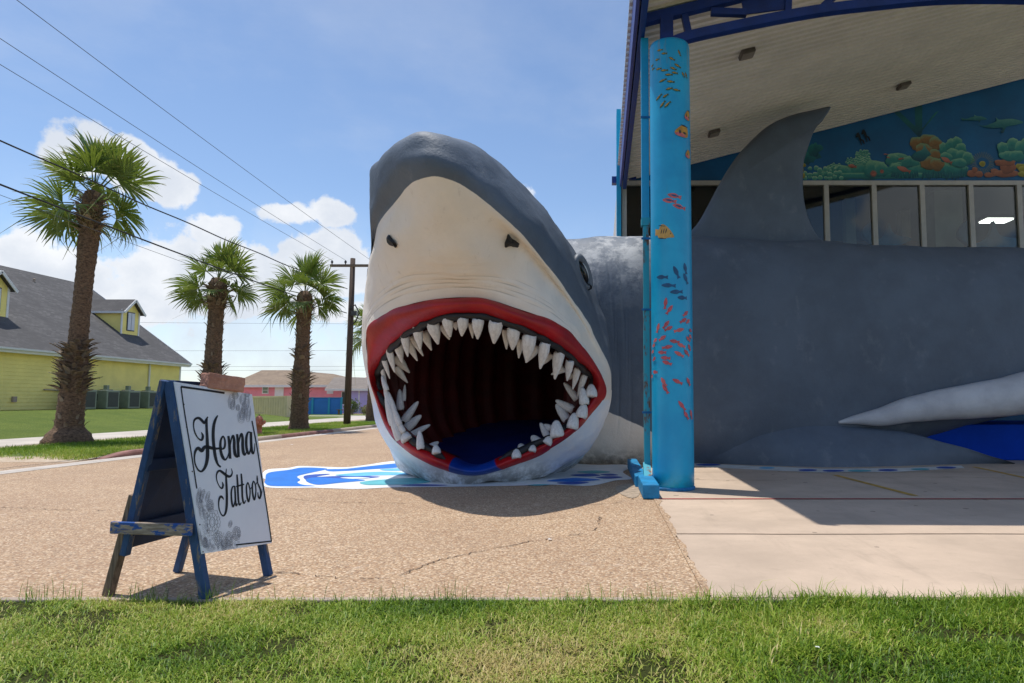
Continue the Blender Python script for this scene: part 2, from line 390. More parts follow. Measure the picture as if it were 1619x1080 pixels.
# painted ripples along the foot of the body on the apron
M_edge = simple('ripple_white_paint', S(214, 214, 208), .7, .15, 3, .1)
rip = tag(sheet('painted_ripple', [G(x, y)[:2] + (0,) for x, y in ((1098, 733), (1200, 738), (1300, 742), (1420, 741), (1520, 737), (1525, 741), (1420, 747), (1300, 748), (1200, 744), (1098, 738))], M_edge, .0125), kind='structure')
for x0, x1, y, m in ((1100, 1140, 736, M_sd), (1200, 1225, 741, M_sl), (1262, 1292, 744.5, M_sd), (1300, 1335, 745.5, M_sd), (1340, 1378, 745.5, M_st), (1388, 1420, 744.5, M_sd), (1440, 1470, 743, M_st), (1480, 1512, 740.5, M_sd)):
    w = (x1 - x0) / 2; c = (x0 + x1) / 2
    sheet('paint_patch', [G(c + w * math.cos(a), y + 1.6 * math.sin(a))[:2] for a in np.linspace(0, 2 * math.pi, 14)[:-1]], m, .0165, rip)

# kerb along the far verge, lawns, path
def kerb(pts, name, m, w=.2, hs=None):
    mb = MB(); p = [Vector((x, y, 0)) for x, y in pts]; vs = []; n = len(p)
    for i in range(n):
        d = (p[min(i + 1, n - 1)] - p[max(i - 1, 0)]).normalized(); s = Vector((d.y, -d.x, 0)); h = hs[i] if hs else .14
        for o, z in ((0, -.1), (0, h * .6), (.03, h * .92), (.07, h), (w, h), (w, -.1)): vs.append(p[i] - s * o + Vector((0, 0, z)))
    fs = [(i * 6 + k, i * 6 + k + 1, (i + 1) * 6 + k + 1, (i + 1) * 6 + k) for i in range(n - 1) for k in range(5)] + [tuple(range(6)), tuple((n - 1) * 6 + k for k in range(5, -1, -1))]
    mb.add(vs, fs); return tag(mb.build(name, m), kind='structure')
ky = list(np.linspace(16.7, 18.6, 9))
kerb([(-12.05, y) for y in ky] + [(-12.05, 20), (-12.05, 23.5)], 'kerb', M_redkerb, .2, [.012 + .13 * math.sin(min(1, (y - 16.7) / 1.3) * math.pi / 2) for y in ky] + [.14, .14])
kerb([(-12.05, 23.5), (-12.05, 26)], 'kerb', M_kerb); kerb([(-12.05, 26), (-12.05, 31)], 'kerb', M_redkerb); kerb([(-12.05, 31), (-12.05, 52)], 'kerb', M_kerb)
def verge_z(x, y):
    k = np.clip((y - 15.9) / 2.4, 0, 1); return .004 + .106 * k * k * (3 - 2 * k)
mb = MB(); vx = np.linspace(-60, -12.22, 60); vy = np.concatenate([np.linspace(15.9, 18.6, 14), np.linspace(19.5, 52, 20)]); ny_ = len(vy)
mb.add([(x, y, float(verge_z(x, y))) for x in vx for y in vy], [(i * ny_ + j, (i + 1) * ny_ + j, (i + 1) * ny_ + j + 1, i * ny_ + j + 1) for i in range(59) for j in range(ny_ - 1)])
def verge_mat():
    t = NT('verge_turf'); n3 = t.noise(22, 5, .7); c = t.mix(t.ramp(t.noise(.9, 6, .65), .3, .7), S(96, 116, 46), S(126, 140, 62)); c = t.mix(t.ramp(n3, .35, .72), dark(S(96, 116, 46), .55), c)
    sp = t.n('ShaderNodeSeparateXYZ'); t.l(t.obj(), sp.inputs[0]); k = t.math('ADD', t.ramp(sp.outputs[1], 17.6, 16.3), t.math('MULTIPLY', t.math('SUBTRACT', t.noise(2.2, 6, .7), .5), .9))
    c = t.mix(t.ramp(k, .35, .6), c, t.mix(t.ramp(t.noise(8, 6, .7), .3, .7), S(168, 144, 118), S(206, 190, 168))); t.color(c); t.rough(.95); t.bump(n3, .6, .03); return t.m
tag(mb.build('verge', verge_mat(), smooth=True), kind='structure')
M_bare = simple('bare_path_edge_dirt', S(188, 168, 142), .95, .3, 5, .6, 40)
tag(sheet('dirt_strip', [(-17.0, 15.9), (-16.25 + .1, 15.9)] + [(-16.2 + .22 * mnoise.noise(Vector((3, y * 1.1, 0))), y) for y in np.arange(16.2, 50, .5)] + [(-16.9, 50)], M_bare, .113), kind='structure')
plane('path', -20.2, 12, -16.95, 120, .118, M_path)
plane('street', -60, 52, -11.4, 62, .104, M_path)
# lawn rising to the house on the left
def hill(x, y):
    k = min(max((-20.2 - x) / 9.0, 0), 1); k = k * k * (3 - 2 * k); return .10 + .82 * k * min(max((60 - y) / 14, 0), 1)
mb = MB(); xs = np.linspace(-20.2, -75, 40); ys = np.linspace(10, 62, 30)
mb.add([(x, y, hill(x, y)) for x in xs for y in ys], [(i * 30 + j, (i + 1) * 30 + j, (i + 1) * 30 + j + 1, i * 30 + j + 1) for i in range(39) for j in range(29)])
tag(mb.build('lawn_slope', M_lawn, smooth=True), kind='structure')
plane('far_lawn', -80, 62, -11, 71, .06, M_lawn)

# ================================================================== SHOP BUILDING
M_teal = simple('mural_water_paint', S(0, 96, 150), .55, .22, .8, .1, 40)
M_alu = simple('white_aluminium', S(196, 190, 182), .45, .1, 5, .05, 80)
M_alud = simple('white_wall_paint', S(205, 200, 196), .6, .1, 2, .1)
M_sky_blue = simple('turquoise_paint', S(0, 160, 205), .42, .1, 2.2, .12, 45)
M_navy = simple('navy_steel_paint', S(4, 48, 128), .45, .25, 3, .15, 60)
M_fascia = simple('violet_blue_fascia_paint', S(58, 70, 148), .5, .15, 2, .1)
M_dark = simple('interior_dark', S(52, 50, 52), .9, .2, 2, 0)
M_room = simple('interior_wall', S(96, 92, 92), .9, .15, 1, 0)
M_glass = glass_mat('window_glass')
WY = 20.0
shop = tag(empty('shop_building', (6.5, WY, 0)), 'shop front with undersea mural above a band of white framed windows', 'building')
WT = P(1440, 287, WY)[2]
def soffit_z(x): return 7.95 + .264 * (x - .75)
box_obj('wall', (.62, WY, 0), (18, WY + .3, 3.4), M_teal, shop)
mb = MB(); mb.prism([(.62, WY, WT), (.62, WY, soffit_z(.62) + .2), (18, WY, soffit_z(18) + .2), (18, WY, WT)], (0, .3, 0)); mural = mb.build('mural_wall', M_teal, shop)
wall_side = box_obj('wall', (.52, WY + .36, 0), (.618, 34, WT + .3), M_alud, shop)
# white frames and panes
xm = [P(p, 340, WY)[0] for p in (1012, 1085, 1160, 1235, 1306.5, 1382, 1458, 1535, 1611.5, 1688, 1765)]
xm[0] = .70
box_obj('window_frame', (.62, WY - .09, WT - .13), (18, WY + .1, WT), M_alu, shop)
box_obj('window_frame', (.62, WY - .09, 3.3), (18, WY + .1, 3.42), M_alu, shop)
for x in xm: MB().box((x - .07, WY - .08, 3.42), (x + .07, WY + .09, WT - .13)).build('mullion', M_alu, shop)
for a, b in zip(xm, xm[1:]): MB().box((a + .07, WY + .0, 3.42), (b - .07, WY + .02, WT - .13)).build('window_pane', M_glass, shop)
# the hall behind the glass
box_obj('interior_floor', (.7, WY + .3, 3.2), (18, 34, 3.3), M_dark, shop)
box_obj('interior_ceiling', (.62, WY + .3, WT + .55), (18, 34, WT + .7), M_dark, shop)
box_obj('back_wall', (.62, 33.8, 3.3), (18, 34, WT + .55), M_room, shop)
box_obj('end_wall', (17.8, WY + .3, 3.3), (18, 33.8, WT + .55), M_room, shop)
M_lamp = emit('panel_lamp', (1, .97, .9, 1), 5.0)
M_cream = simple('cream_column_paint', S(196, 196, 180), .6, .1, 2, 0)
for px, w, Y in ((1345, .34, 23.5), (1432, .34, 25), (1500, .95, 22.6)):
    x = P(px, 340, Y)[0]; box_obj('interior_column', (x - w / 2, Y, 3.3), (x + w / 2, Y + w, WT + .55), M_cream, shop)
for px, py, Y in ((1325, 352, 29), (1575, 350, 26), (1470, 318, 24), (1400, 306, 27), (1240, 330, 25)):
    x = P(px, py, Y)[0]; z = P(px, py, Y)[2]; lamp = MB().box((x - .5, Y - .3, z), (x + .5, Y + .3, z + .05)).build('ceiling_lamp', M_lamp, shop)
    MB().box((x - .55, Y - .35, z + .051), (x + .55, Y + .35, z + .12)).build('lamp_housing', M_alu, lamp)
M_beam = simple('interior_beam', S(120, 82, 50), .8, .2, 2, 0)
box_obj('interior_beam', (.7, 24.6, WT - .95), (17.7, 24.9, WT - .72), M_beam, shop)
# goods standing along the gallery inside: dark racks and blue plush fins
M_rack = simple('black_rack', S(26, 26, 30), .6, .2, 4, 0); M_plush = simple('blue_plush', S(60, 120, 150), .9, .2, 4, .2)
for px, rl in ((1330, 'dark rack low behind the window next to the dorsal fin'), (1395, 'dark rack low behind the third window from the fin'), (1480, 'dark rack left of the wide cream column inside'), (1520, 'dark rack right of the wide cream column inside'), (1560, 'dark rack below the lit ceiling lamp inside'), (1600, 'dark rack at the right end of the windows')):
    x = P(px, 390, 21.6)[0]; z0 = 4.6; rk = empty('display_rack', (x, 21.6, z0)); tag(rk, rl, 'rack', 'dark display racks behind the shop windows')
    MB().box((x - .35, 21.4, 3.301), (x + .35, 21.8, z0 + 1.55)).build('rack_body', M_rack, rk); MB().box((x - .42, 21.35, z0 + 1.56), (x + .42, 21.85, z0 + 1.63)).build('rack_top', M_rack, rk)
def plush(px, py, s, label):
    x, y, z = P(px, py, 21.9); pts = [(-.9, .1), (-.75, .42), (-.55, .5), (-.62, .2), (-.45, -.1), (-.1, .1), (.05, .5), (.2, .12), (.7, .0), (.75, -.12), (.2, -.3), (-.4, -.32), (-.6, -.2)]
    mb = MB(); mb.prism([(x + a * s, y, z + b * s) for a, b in spline(pts, 4, True)], (0, .18, 0)); o = mb.build('hanging_dolphin', M_plush, origin=(x, y, z)); tag(bevel(o, .05), label, 'dolphin figure')
plush(1570, 378, 1.25, 'blue dolphin figure hanging inside the right shop window'); plush(1405, 375, .95, 'small blue dolphin figure hanging inside the middle shop window')

# mural painting: flat shapes laid on the wall
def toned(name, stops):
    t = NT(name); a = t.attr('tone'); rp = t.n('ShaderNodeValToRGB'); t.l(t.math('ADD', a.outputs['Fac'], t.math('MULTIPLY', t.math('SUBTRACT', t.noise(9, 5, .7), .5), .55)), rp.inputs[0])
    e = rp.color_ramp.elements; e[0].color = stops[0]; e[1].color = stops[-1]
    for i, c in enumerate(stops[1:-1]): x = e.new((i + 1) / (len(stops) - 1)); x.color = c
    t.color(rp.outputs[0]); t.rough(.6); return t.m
M_cg = toned('painted_green_coral', [S(10, 76, 92), S(44, 132, 124), S(140, 186, 146)])
M_cb = toned('painted_bubble_coral', [S(12, 82, 96), S(84, 160, 140), S(196, 216, 172)])
M_co = toned('painted_brown_coral', [S(70, 62, 42), S(142, 104, 60), S(120, 166, 128)])
M_cr = toned('painted_orange_coral', [S(104, 66, 50), S(156, 96, 70), S(178, 124, 94)])
M_cgr = toned('painted_sea_grass', [S(6, 60, 84), S(20, 100, 108), S(40, 130, 124)])
M_cd = toned('painted_dolphin', [S(8, 62, 86), S(34, 110, 116), S(90, 150, 140)])
M_cf = toned('painted_red_fish', [S(120, 66, 58), S(170, 96, 82), S(190, 130, 110)])
M_cy = toned('painted_yellow_sponge', [S(110, 96, 30), S(150, 140, 50), S(190, 180, 90)])
M_ck = toned('painted_black', [S(4, 14, 22), S(4, 18, 26), S(6, 22, 30)])
M_cp = toned('painted_piling', [S(4, 66, 88), S(20, 104, 110), S(6, 70, 92)])
layer = [0]
def mc(x, y): return (1260 + x / 4.5, 180 + y / 4.5)
def mural_blobs(name, m, blobs, ragged=.1, top_light=True):
    """blobs: (cx, cy, rx, ry[, rot]) in the close-up of the mural"""
    V = []; F = []; T = []
    for b in blobs:
        cx, cy, rx, ry = b[:4]; rot = R(b[4]) if len(b) > 4 else 0
        layer[0] += 1; y = WY - .004 - layer[0] * .00012; n = 20; o = len(V); ph = random.uniform(0, 9)
        X, _, Z = P(*mc(cx, cy), y); V.append((X, y, Z)); T.append(.38)
        for ring, rr in ((1, .62), (2, 1.0)):
            for k in range(n):
                a = 2 * math.pi * k / n; q = rr * (1 + ragged * (math.sin(3 * a + ph) * .5 + random.uniform(-.5, .5)) * (ring == 2))
                u = rx * q * math.cos(a); v = -ry * q * math.sin(a)
                X, _, Z = P(*mc(cx + u * math.cos(rot) - v * math.sin(rot), cy + u * math.sin(rot) + v * math.cos(rot)), y); V.append((X, y, Z))
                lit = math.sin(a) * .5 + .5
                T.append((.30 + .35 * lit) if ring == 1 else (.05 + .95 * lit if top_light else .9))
        for k in range(n):
            F.append((o, o + 1 + k, o + 1 + (k + 1) % n)); F.append((o + 1 + k, o + 1 + n + k, o + 1 + n + (k + 1) % n, o + 1 + (k + 1) % n))
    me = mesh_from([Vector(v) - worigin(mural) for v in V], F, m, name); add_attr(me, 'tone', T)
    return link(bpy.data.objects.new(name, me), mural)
def mural_shape(name, m, pts, sub=4, tone=None):
    layer[0] += 1; y = WY - .004 - layer[0] * .00012
    q = spline(pts, sub, True) if sub > 1 else np.array(pts, float); w = [P(*mc(a, b), y) for a, b in q]
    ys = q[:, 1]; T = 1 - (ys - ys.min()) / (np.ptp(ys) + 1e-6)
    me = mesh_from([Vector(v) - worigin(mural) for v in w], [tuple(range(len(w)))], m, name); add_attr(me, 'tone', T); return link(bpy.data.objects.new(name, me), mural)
rr = random.uniform
mural_shape('painted_piling', M_cp, [(835, -120), (892, -120), (892, 130), (880, 165), (860, 165), (845, 130)], 1)
mural_shape('painted_piling', M_cp, [(640, -60), (700, -45), (890, 135), (870, 160), (850, 150)], 1); mural_shape('painted_piling', M_cgr, [(985, -10), (1010, -20), (900, 110), (870, 150), (862, 140)], 1)
mural_blobs('painted_coral', M_cgr, [(110, 285, 50, 60), (140, 250, 34, 44), (80, 320, 40, 40)], .5)
mural_blobs('painted_coral', M_cg, [(300, 420, 130, 60), (520, 400, 140, 70), (780, 390, 140, 70), (1000, 400, 240, 60), (720, 320, 90, 40), (640, 440, 620, 22)], .12)
mural_blobs('painted_coral', M_cb, [(60 + (i % 8) * 36 + rr(-8, 8), 455 - (i // 8) * 30 + rr(-8, 8), rr(13, 21), rr(12, 19)) for i in range(24) if not (i // 8 == 2 and (i % 8 == 0 or i % 8 > 6))] + [(270 + rr(-35, 35), 370 + rr(-25, 40), rr(8, 14), rr(7, 12)) for i in range(14)], .12)
mural_blobs('painted_coral', M_cb, [(470 + 55 * math.cos(i * 2.4) * math.sqrt(i / 34), 305 + 48 * math.sin(i * 2.4) * math.sqrt(i / 34), rr(8, 13), rr(7, 12)) for i in range(34)] + [(390 + 45 * math.cos(i * 2.4) * math.sqrt(i / 22), 345 + 34 * math.sin(i * 2.4) * math.sqrt(i / 22), rr(7, 11), rr(6, 10)) for i in range(22)], .12)
mural_blobs('painted_coral', M_cgr, [(900 + i * 18, 425 + rr(-12, 12), 9, 34, rr(-20, 20)) for i in range(18)] + [(680 + i * 16, 430 + rr(-8, 8), 8, 26, rr(-20, 20)) for i in range(12)], .2)
mural_blobs('painted_coral', M_cg, [(550, 395, 75, 60), (600, 400, 60, 55), (690, 330, 60, 42), (740, 375, 70, 40), (700, 390, 50, 36), (800, 345, 60, 40)], .3)
mural_blobs('painted_coral', M_co, [(860, 210, 58, 48), (935, 185, 60, 42), (985, 215, 50, 50), (900, 255, 60, 44), (985, 290, 46, 40), (950, 350, 80, 46), (1000, 360, 52, 46)], .16)
mural_blobs('painted_coral', M_cg, [(1050, 255, 40, 52), (1095, 225, 40, 48), (1140, 205, 34, 44), (1165, 250, 44, 40), (1110, 290, 50, 44), (1180, 300, 50, 42), (1060, 310, 44, 36), (1215, 320, 44, 50), (1150, 350, 60, 34)], .2)
mural_shape('painted_fish', M_cd, [(815, 300), (850, 270), (890, 255), (905, 222), (925, 250), (955, 290), (935, 300), (900, 335), (850, 335), (820, 320)])
mural_blobs('painted_coral', M_cy, [(1320 + 66 * math.cos(a), 350 + 60 * math.sin(a), 22, 1.2, math.degrees(a)) for a in np.linspace(0, 2 * math.pi, 32)[:-1]] + [(1320, 355, 22, 20)], .1, False)
mural_blobs('painted_coral', M_cr, [(1250, 425, 42, 24), (1265, 400, 20, 22), (1295, 430, 30, 22), (1370, 435, 40, 18), (1405, 410, 26, 22), (1490, 425, 95, 26), (1500, 380, 56, 46), (1465, 350, 54, 22), (1510, 345, 44, 26), (1430, 342, 22, 16)], .16)
mural_blobs('painted_coral', M_cg, [(1470, 250, 46, 50), (1540, 220, 46, 50), (1600, 250, 50, 60), (1500, 300, 60, 36), (1570, 300, 60, 40), (1640, 230, 50, 60)], .18)
mural_blobs('painted_coral', M_cy, [(1590, 375, 32, 22), (1610, 400, 34, 30), (1600, 430, 26, 20), (40, 365, 22, 20), (30, 400, 18, 22), (45, 440, 14, 18)], .25)
mural_blobs('painted_coral', M_cf, [(545, 425, 26, 3, a) for a in range(0, 180, 24)] + [(605, 410, 16, 2.5, a) for a in range(0, 180, 30)], .1)
for x, y, l, hgt, rot in ((760, 395, 52, 17, 20), (395, 372, 30, 14, 12), (1065, 330, 44, 16, 28), (632, 288, 16, 5, 5), (650, 310, 14, 5, 20), (740, 320, 22, 7, -12)):
    c, s = math.cos(R(rot)), math.sin(R(rot)); pts = [(-1, 0), (-.5, -.8), (.1, -1), (.65, -.3), (1, -.8), (.95, .1), (1, .9), (.65, .3), (.1, 1), (-.5, .8)]
    mural_shape('painted_fish', M_cf, [(x + u * l * c - v * hgt * s, y + u * l * s + v * hgt * c) for u, v in pts], 3)
mural_shape('painted_dolphin', M_cd, [(1285, 75), (1330, 85), (1380, 70), (1420, 50), (1415, 25), (1440, 42), (1500, 36), (1550, 38), (1605, 55), (1600, 68), (1540, 82), (1490, 95), (1470, 135), (1450, 128), (1465, 100), (1400, 102), (1340, 96)])
mural_shape('painted_dolphin', M_cd, [(1170, 28), (1200, 36), (1240, 24), (1262, 18), (1260, 6), (1280, 16), (1320, 20), (1352, 35), (1345, 42), (1310, 46), (1295, 64), (1290, 50), (1240, 48), (1200, 46), (1180, 48)])
for dx, dy in ((0, 0), (40, -22)):
    mural_shape('painted_diver', M_ck, [(425 + dx, 138 + dy), (438 + dx, 132 + dy), (450 + dx, 150 + dy), (458 + dx, 178 + dy), (475 + dx, 185 + dy), (484 + dx, 214 + dy), (476 + dx, 215 + dy), (464 + dx, 190 + dy), (455 + dx, 192 + dy), (462 + dx, 220 + dy), (456 + dx, 226 + dy), (446 + dx, 190 + dy), (434 + dx, 165 + dy), (418 + dx, 170 + dy)], 1)

# turquoise corner post and gable edge at the far left corner
box_obj('corner_trim', (.47, WY - .25, 0), (.60, WY + .35, P(985, 178, WY)[2]), M_sky_blue, shop)
box_obj('corner_trim', (.602, WY - .22, WT), (1.05, WY - .10, WT + .55), M_navy, shop)
mb = MB(); mb.box((.33, WY - .1, 7.9), (.467, WY + .15, 8.1)); mb.build('lamp_box', M_navy, shop)

# ================================================================== ENTRANCE CANOPY
M_soff = simple('cream_corrugated_metal', S(244, 239, 229), .5, .08, .9, .05, 30, spec=.35)
YF = 8.95; XE = .72
canopy = tag(empty('entrance_canopy', (1.1, 11.05, 0)), 'gabled canopy with corrugated cream soffit, navy truss and turquoise fish column', 'canopy')
ys = []; y = YF
while y < WY - .03: ys.append(y); y += (.09, .02, .075, .02)[(len(ys) - 1) % 4]
def corr(i): return (0, 0, .11, .11)[i % 4]
vs = []; n = len(ys)
for i, y in enumerate(ys):
    for x in (XE, 6, 12, 17.5): vs.append((x, y, soffit_z(x) + corr(i)))
mb = MB(); mb.add(vs, [(i * 4 + k, (i + 1) * 4 + k, (i + 1) * 4 + k + 1, i * 4 + k + 1) for i in range(n - 1) for k in range(3)]); mb.build('soffit', M_soff, canopy, recalc=False)
mb = MB(); mb.prism([(XE - .1, YF - .05, soffit_z(XE) + .135), (17.5, YF - .05, soffit_z(17.5) + .135), (17.5, YF - .05, soffit_z(17.5) + .3), (XE - .1, YF - .05, soffit_z(XE) + .3)], (0, WY - YF + .6, 0)); mb.build('roof', M_alud, canopy)
box_obj('fascia', (XE - .16, YF - .1, soffit_z(XE) - .22), (XE - .10, WY - .3, soffit_z(XE) + .42), M_fascia, canopy)
box_obj('eave_beam', (XE - .07, YF, soffit_z(XE) - .30), (XE + .03, WY - .3, soffit_z(XE) - .04), M_navy, canopy)
mb = MB()
for i, y in enumerate(np.arange(YF, WY - .3, .22)): mb.box((XE - .22, y, soffit_z(XE) + .40), (XE - .05, y + .12, soffit_z(XE) + .47))
tag(mb.build('roof_edge', M_alud, canopy), kind='stuff')
TY = 11.05
arch = [P(x, y, TY) for x, y in ((1062, 68), (1092, 58), (1160, 43), (1229, 29), (1305, 16), (1382, 7), (1478, -2), (1580, -4), (1680, 0), (1790, 12), (1900, 34), (2010, 66))]
arch = [tuple(q) for q in spline(arch, 4)]
mb = MB()
def ribbon_beam(mb, pts, w, h):
    vs = []
    for i, p in enumerate(pts):
        d = (Vector(pts[min(i + 1, len(pts) - 1)]) - Vector(pts[max(i - 1, 0)])).normalized(); u = Vector((-d.z, 0, d.x))
        for sy, su in ((-1, -1), (1, -1), (1, 1), (-1, 1)): vs.append(Vector(p) + Vector((0, sy * w / 2, 0)) + u * su * h / 2)
    n = len(pts); mb.add(vs, [(i * 4 + k, i * 4 + (k + 1) % 4, (i + 1) * 4 + (k + 1) % 4, (i + 1) * 4 + k) for i in range(n - 1) for k in range(4)] + [(0, 1, 2, 3), tuple((n - 1) * 4 + k for k in (3, 2, 1, 0))])
ribbon_beam(mb, arch, .16, .15); mb.build('arch_chord', M_navy, canopy)
MB().bar((XE, TY, soffit_z(XE) - .12), (17.3, TY, soffit_z(17.3) - .12), .15, .16).build('top_chord', M_navy, canopy)
def web(a, b, w=.11): MB().bar(P(*a, TY), P(*b, TY), w, w).build('truss_web', M_navy, canopy)
web((1088, 52), (1081, 18)); web((1124, 19), (1180, 21)); web((1245, 22), (1247, -14)); web((1300, 12), (1360, -44)); web((1382, 4), (1365, -44)); web((1478, -4), (1490, -78)); web((1478, -4), (1400, -54)); web((1620, -6), (1640, -120)); web((1620, -6), (1500, -82))
MB().bar(P(1174, 13, TY), P(1244, 4, TY), .03, .24).build('gusset_plate', M_navy, canopy)
CXm, CYm, CR = P(1063, 600, 11.05)[0], 11.05, .335
CT = P(1057, 60, 10.75)[2]
MB().box((CXm - .15, CYm - .1, CT - .02), (CXm + .06, CYm + .1, soffit_z(CXm) - .2)).build('column_bracket', M_navy, canopy)
prof = [(CR, 0), (CR, .3)] + [(CR, z) for z in np.linspace(.6, CT - .05, 24)] + [(CR - .012, CT)]
M_col = NT('column_turquoise_paint')
def col_paint():
    t = M_col; c = S(0, 160, 208); a = t.ramp(t.noise(1.3, 6, .6), .3, .7); cc = t.mix(a, S(0, 150, 200), S(22, 172, 216))
    st = t.ramp(t.noise(3.2, 5, .6, stretch=(4, 4, .25)), .62, .74); cc = t.mix(t.math('MULTIPLY', st, .28), cc, S(66, 150, 176))
    sp = t.n('ShaderNodeSeparateXYZ'); t.l(t.obj(), sp.inputs[0])
    top = t.math('MULTIPLY', t.ramp(sp.outputs[2], CT - .75, CT), t.ramp(t.noise(2.2, 6, .65, stretch=(3, 3, .5)), .5, .64)); cc = t.mix(t.math('MULTIPLY', top, .75), cc, S(150, 112, 62))
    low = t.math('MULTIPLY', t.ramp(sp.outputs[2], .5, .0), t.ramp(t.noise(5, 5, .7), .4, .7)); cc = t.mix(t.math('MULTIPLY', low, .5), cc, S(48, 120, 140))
    t.color(cc); t.rough(.38); t.bump(t.noise(20, 4, .6), .12, .01)
col_paint()
column = MB().lathe(prof, (CXm, CYm, 0), 48).build('column', M_col.m, canopy, smooth=True)
M_weld = simple('collar_edge_paint', S(20, 116, 176), .7, .5, 6, .5)
MB().lathe([(CR + .012, 0), (CR + .012, .05), (CR, .06)], (CXm, CYm, 0), 40).build('column_base_ring', M_weld, canopy, smooth=True)
# fish painted on the column: thin skins that follow its curve
fcount = [0]
def col_fish(px, py, ln, ht, rot, m, body=None):
    fcount[0] += 1; rad = CR + .0012 + (fcount[0] % 60) * .0002
    body = body or [(-1, 0), (-.55, -.75), (.05, -1), (.6, -.3), (1, -.85), (.92, 0), (1, .85), (.6, .3), (.05, 1), (-.55, .75)]
    c, s = math.cos(R(rot)), math.sin(R(rot)); q = spline(body, 2, True); w = []
    yy = 10.74; scl = 1 / FOC * yy
    X0, _, Z0 = P(px, py, yy); sx = max(-.999, min(.999, (X0 * (CYm - .3) / yy - CXm) / CR)); ang0 = math.asin(sx)
    for u, v in q:
        a = (u * ln * c - v * ht * s) * scl; b = -(u * ln * s + v * ht * c) * scl
        an = ang0 + a / CR; w.append((CXm + rad * math.sin(an), CYm - rad * math.cos(an), Z0 + b))
    mb = MB(); ctr = tuple(np.mean(w, axis=0)); an = ang0; ctr = (CXm + rad * math.sin(an), CYm - rad * math.cos(an), Z0)
    VV = [ctr]; K = 5; nw = len(w)
    for j in range(1, K + 1):
        for u, v in q:
            u_, v_ = u * j / K, v * j / K; a = (u_ * ln * c - v_ * ht * s) * scl; b = -(u_ * ln * s + v_ * ht * c) * scl; an = ang0 + a / CR; VV.append((CXm + rad * math.sin(an), CYm - rad * math.cos(an), Z0 + b))
    mb.add(VV, [(0, i + 1, (i + 1) % nw + 1) for i in range(nw)] + [(1 + j * nw + i, 1 + (j + 1) * nw + i, 1 + (j + 1) * nw + (i + 1) % nw, 1 + j * nw + (i + 1) % nw) for j in range(K - 1) for i in range(nw)]); return mb.build('painted_fish', m, column, recalc=False)
M_fol = simple('fish_olive_paint', S(74, 96, 44), .5, .4, 18, 0); M_fye = simple('fish_yellow_paint', S(196, 142, 40), .5, .3, 12, 0); M_fpk = simple('fish_coral_paint', S(206, 104, 104), .5, .25, 14, 0)
M_fnv = simple('fish_navy_paint', S(24, 84, 128), .5, .3, 14, 0); M_fbk = simple('fish_dark_paint', S(30, 44, 48), .5, .2, 14, 0); M_fgd = simple('fish_gold_paint', S(204, 160, 84), .5, .25, 12, 0); M_fred = simple('fish_rose_paint', S(186, 84, 92), .5, .3, 14, 0)
# top shoal (close-up x/2.7+960, y/2.7)
for x, y, l, r_ in ((225, 210, 16, 5), (243, 229, 14, 8), (308, 226, 16, 65), (215, 247, 12, 2), (275, 254, 16, 28), (196, 261, 10, -10), (199, 277, 11, -8), (221, 289, 15, 5), (300, 282, 18, 25), (243, 301, 18, 5), (282, 296, 16, 22), (288, 314, 15, 8), (262, 322, 18, 3), (237, 343, 19, -14), (270, 352, 18, 8), (325, 315, 14, 55), (338, 312, 14, 60), (264, 382, 16, -10), (295, 387, 18, 5), (222, 411, 20, -38), (249, 411, 15, -28), (237, 445, 20, -48), (257, 449, 20, -42)):
    px, py = 960 + x / 2.7, y / 2.7; col_fish(px, py, l / 2.7, 2.1, r_, M_fol); col_fish(px - .8, py - .3, l / 4.4, 1.0, r_, M_fye)
for x, y, l, h in ((318, 560, 13, 10.5), (343, 484, 7, 9), (345, 650, 6, 7.5)):
    px, py = 960 + x / 2.7, y / 2.7
    col_fish(px, py, l, h, 0, M_fye, [(-1, .25), (-.6, -.4), (0, -.95), (.6, -.9), (1, -.5), (1, .6), (.4, .9), (-.5, .8)]); col_fish(px - l * .15, py + h * .45, l * .8, h * .42, 6, M_fpk, [(-1, 0), (-.3, -.7), (.5, -.5), (1, .2), (.4, .9), (-.5, .8)])
    col_fish(px - l * .25, py + h * .1, l * .16, h * .32, 0, M_fbk); col_fish(px + l * .35, py + h * .2, l * .3, h * .16, 8, M_fbk); col_fish(px + l * .3, py - h * .88, l * .6, h * .12, 5, M_fbk)
for x, y in ((287, 838), (265, 858), (308, 883)): col_fish(960 + x / 2.7, y / 2.7, 12, 4.2, 12, M_fpk); col_fish(960 + x / 2.7, y / 2.7 - .4, 7, 1.6, 12, M_fnv)
px, py = 960 + 243 / 2.7, 988 / 2.7
col_fish(px, py, 17, 12, 3, M_fgd, [(1, .75), (.6, -.15), (.1, -.85), (-.3, -1), (-.55, -.4), (-.8, -.25), (-1, -.5), (-1, .5), (-.8, .2), (-.6, .75), (-.1, 1), (.5, .85)])
for dx in (-4, -.5, 3): col_fish(px + dx, py - .5, .8, 4.5, 14, M_fbk)
col_fish(px + 10, py + 4, .9, .9, 0, M_fbk); col_fish(px - 4, py - 9.5, 6, .8, 12, M_fbk); col_fish(px - 3, py + 10.5, 7, .8, 10, M_fbk)
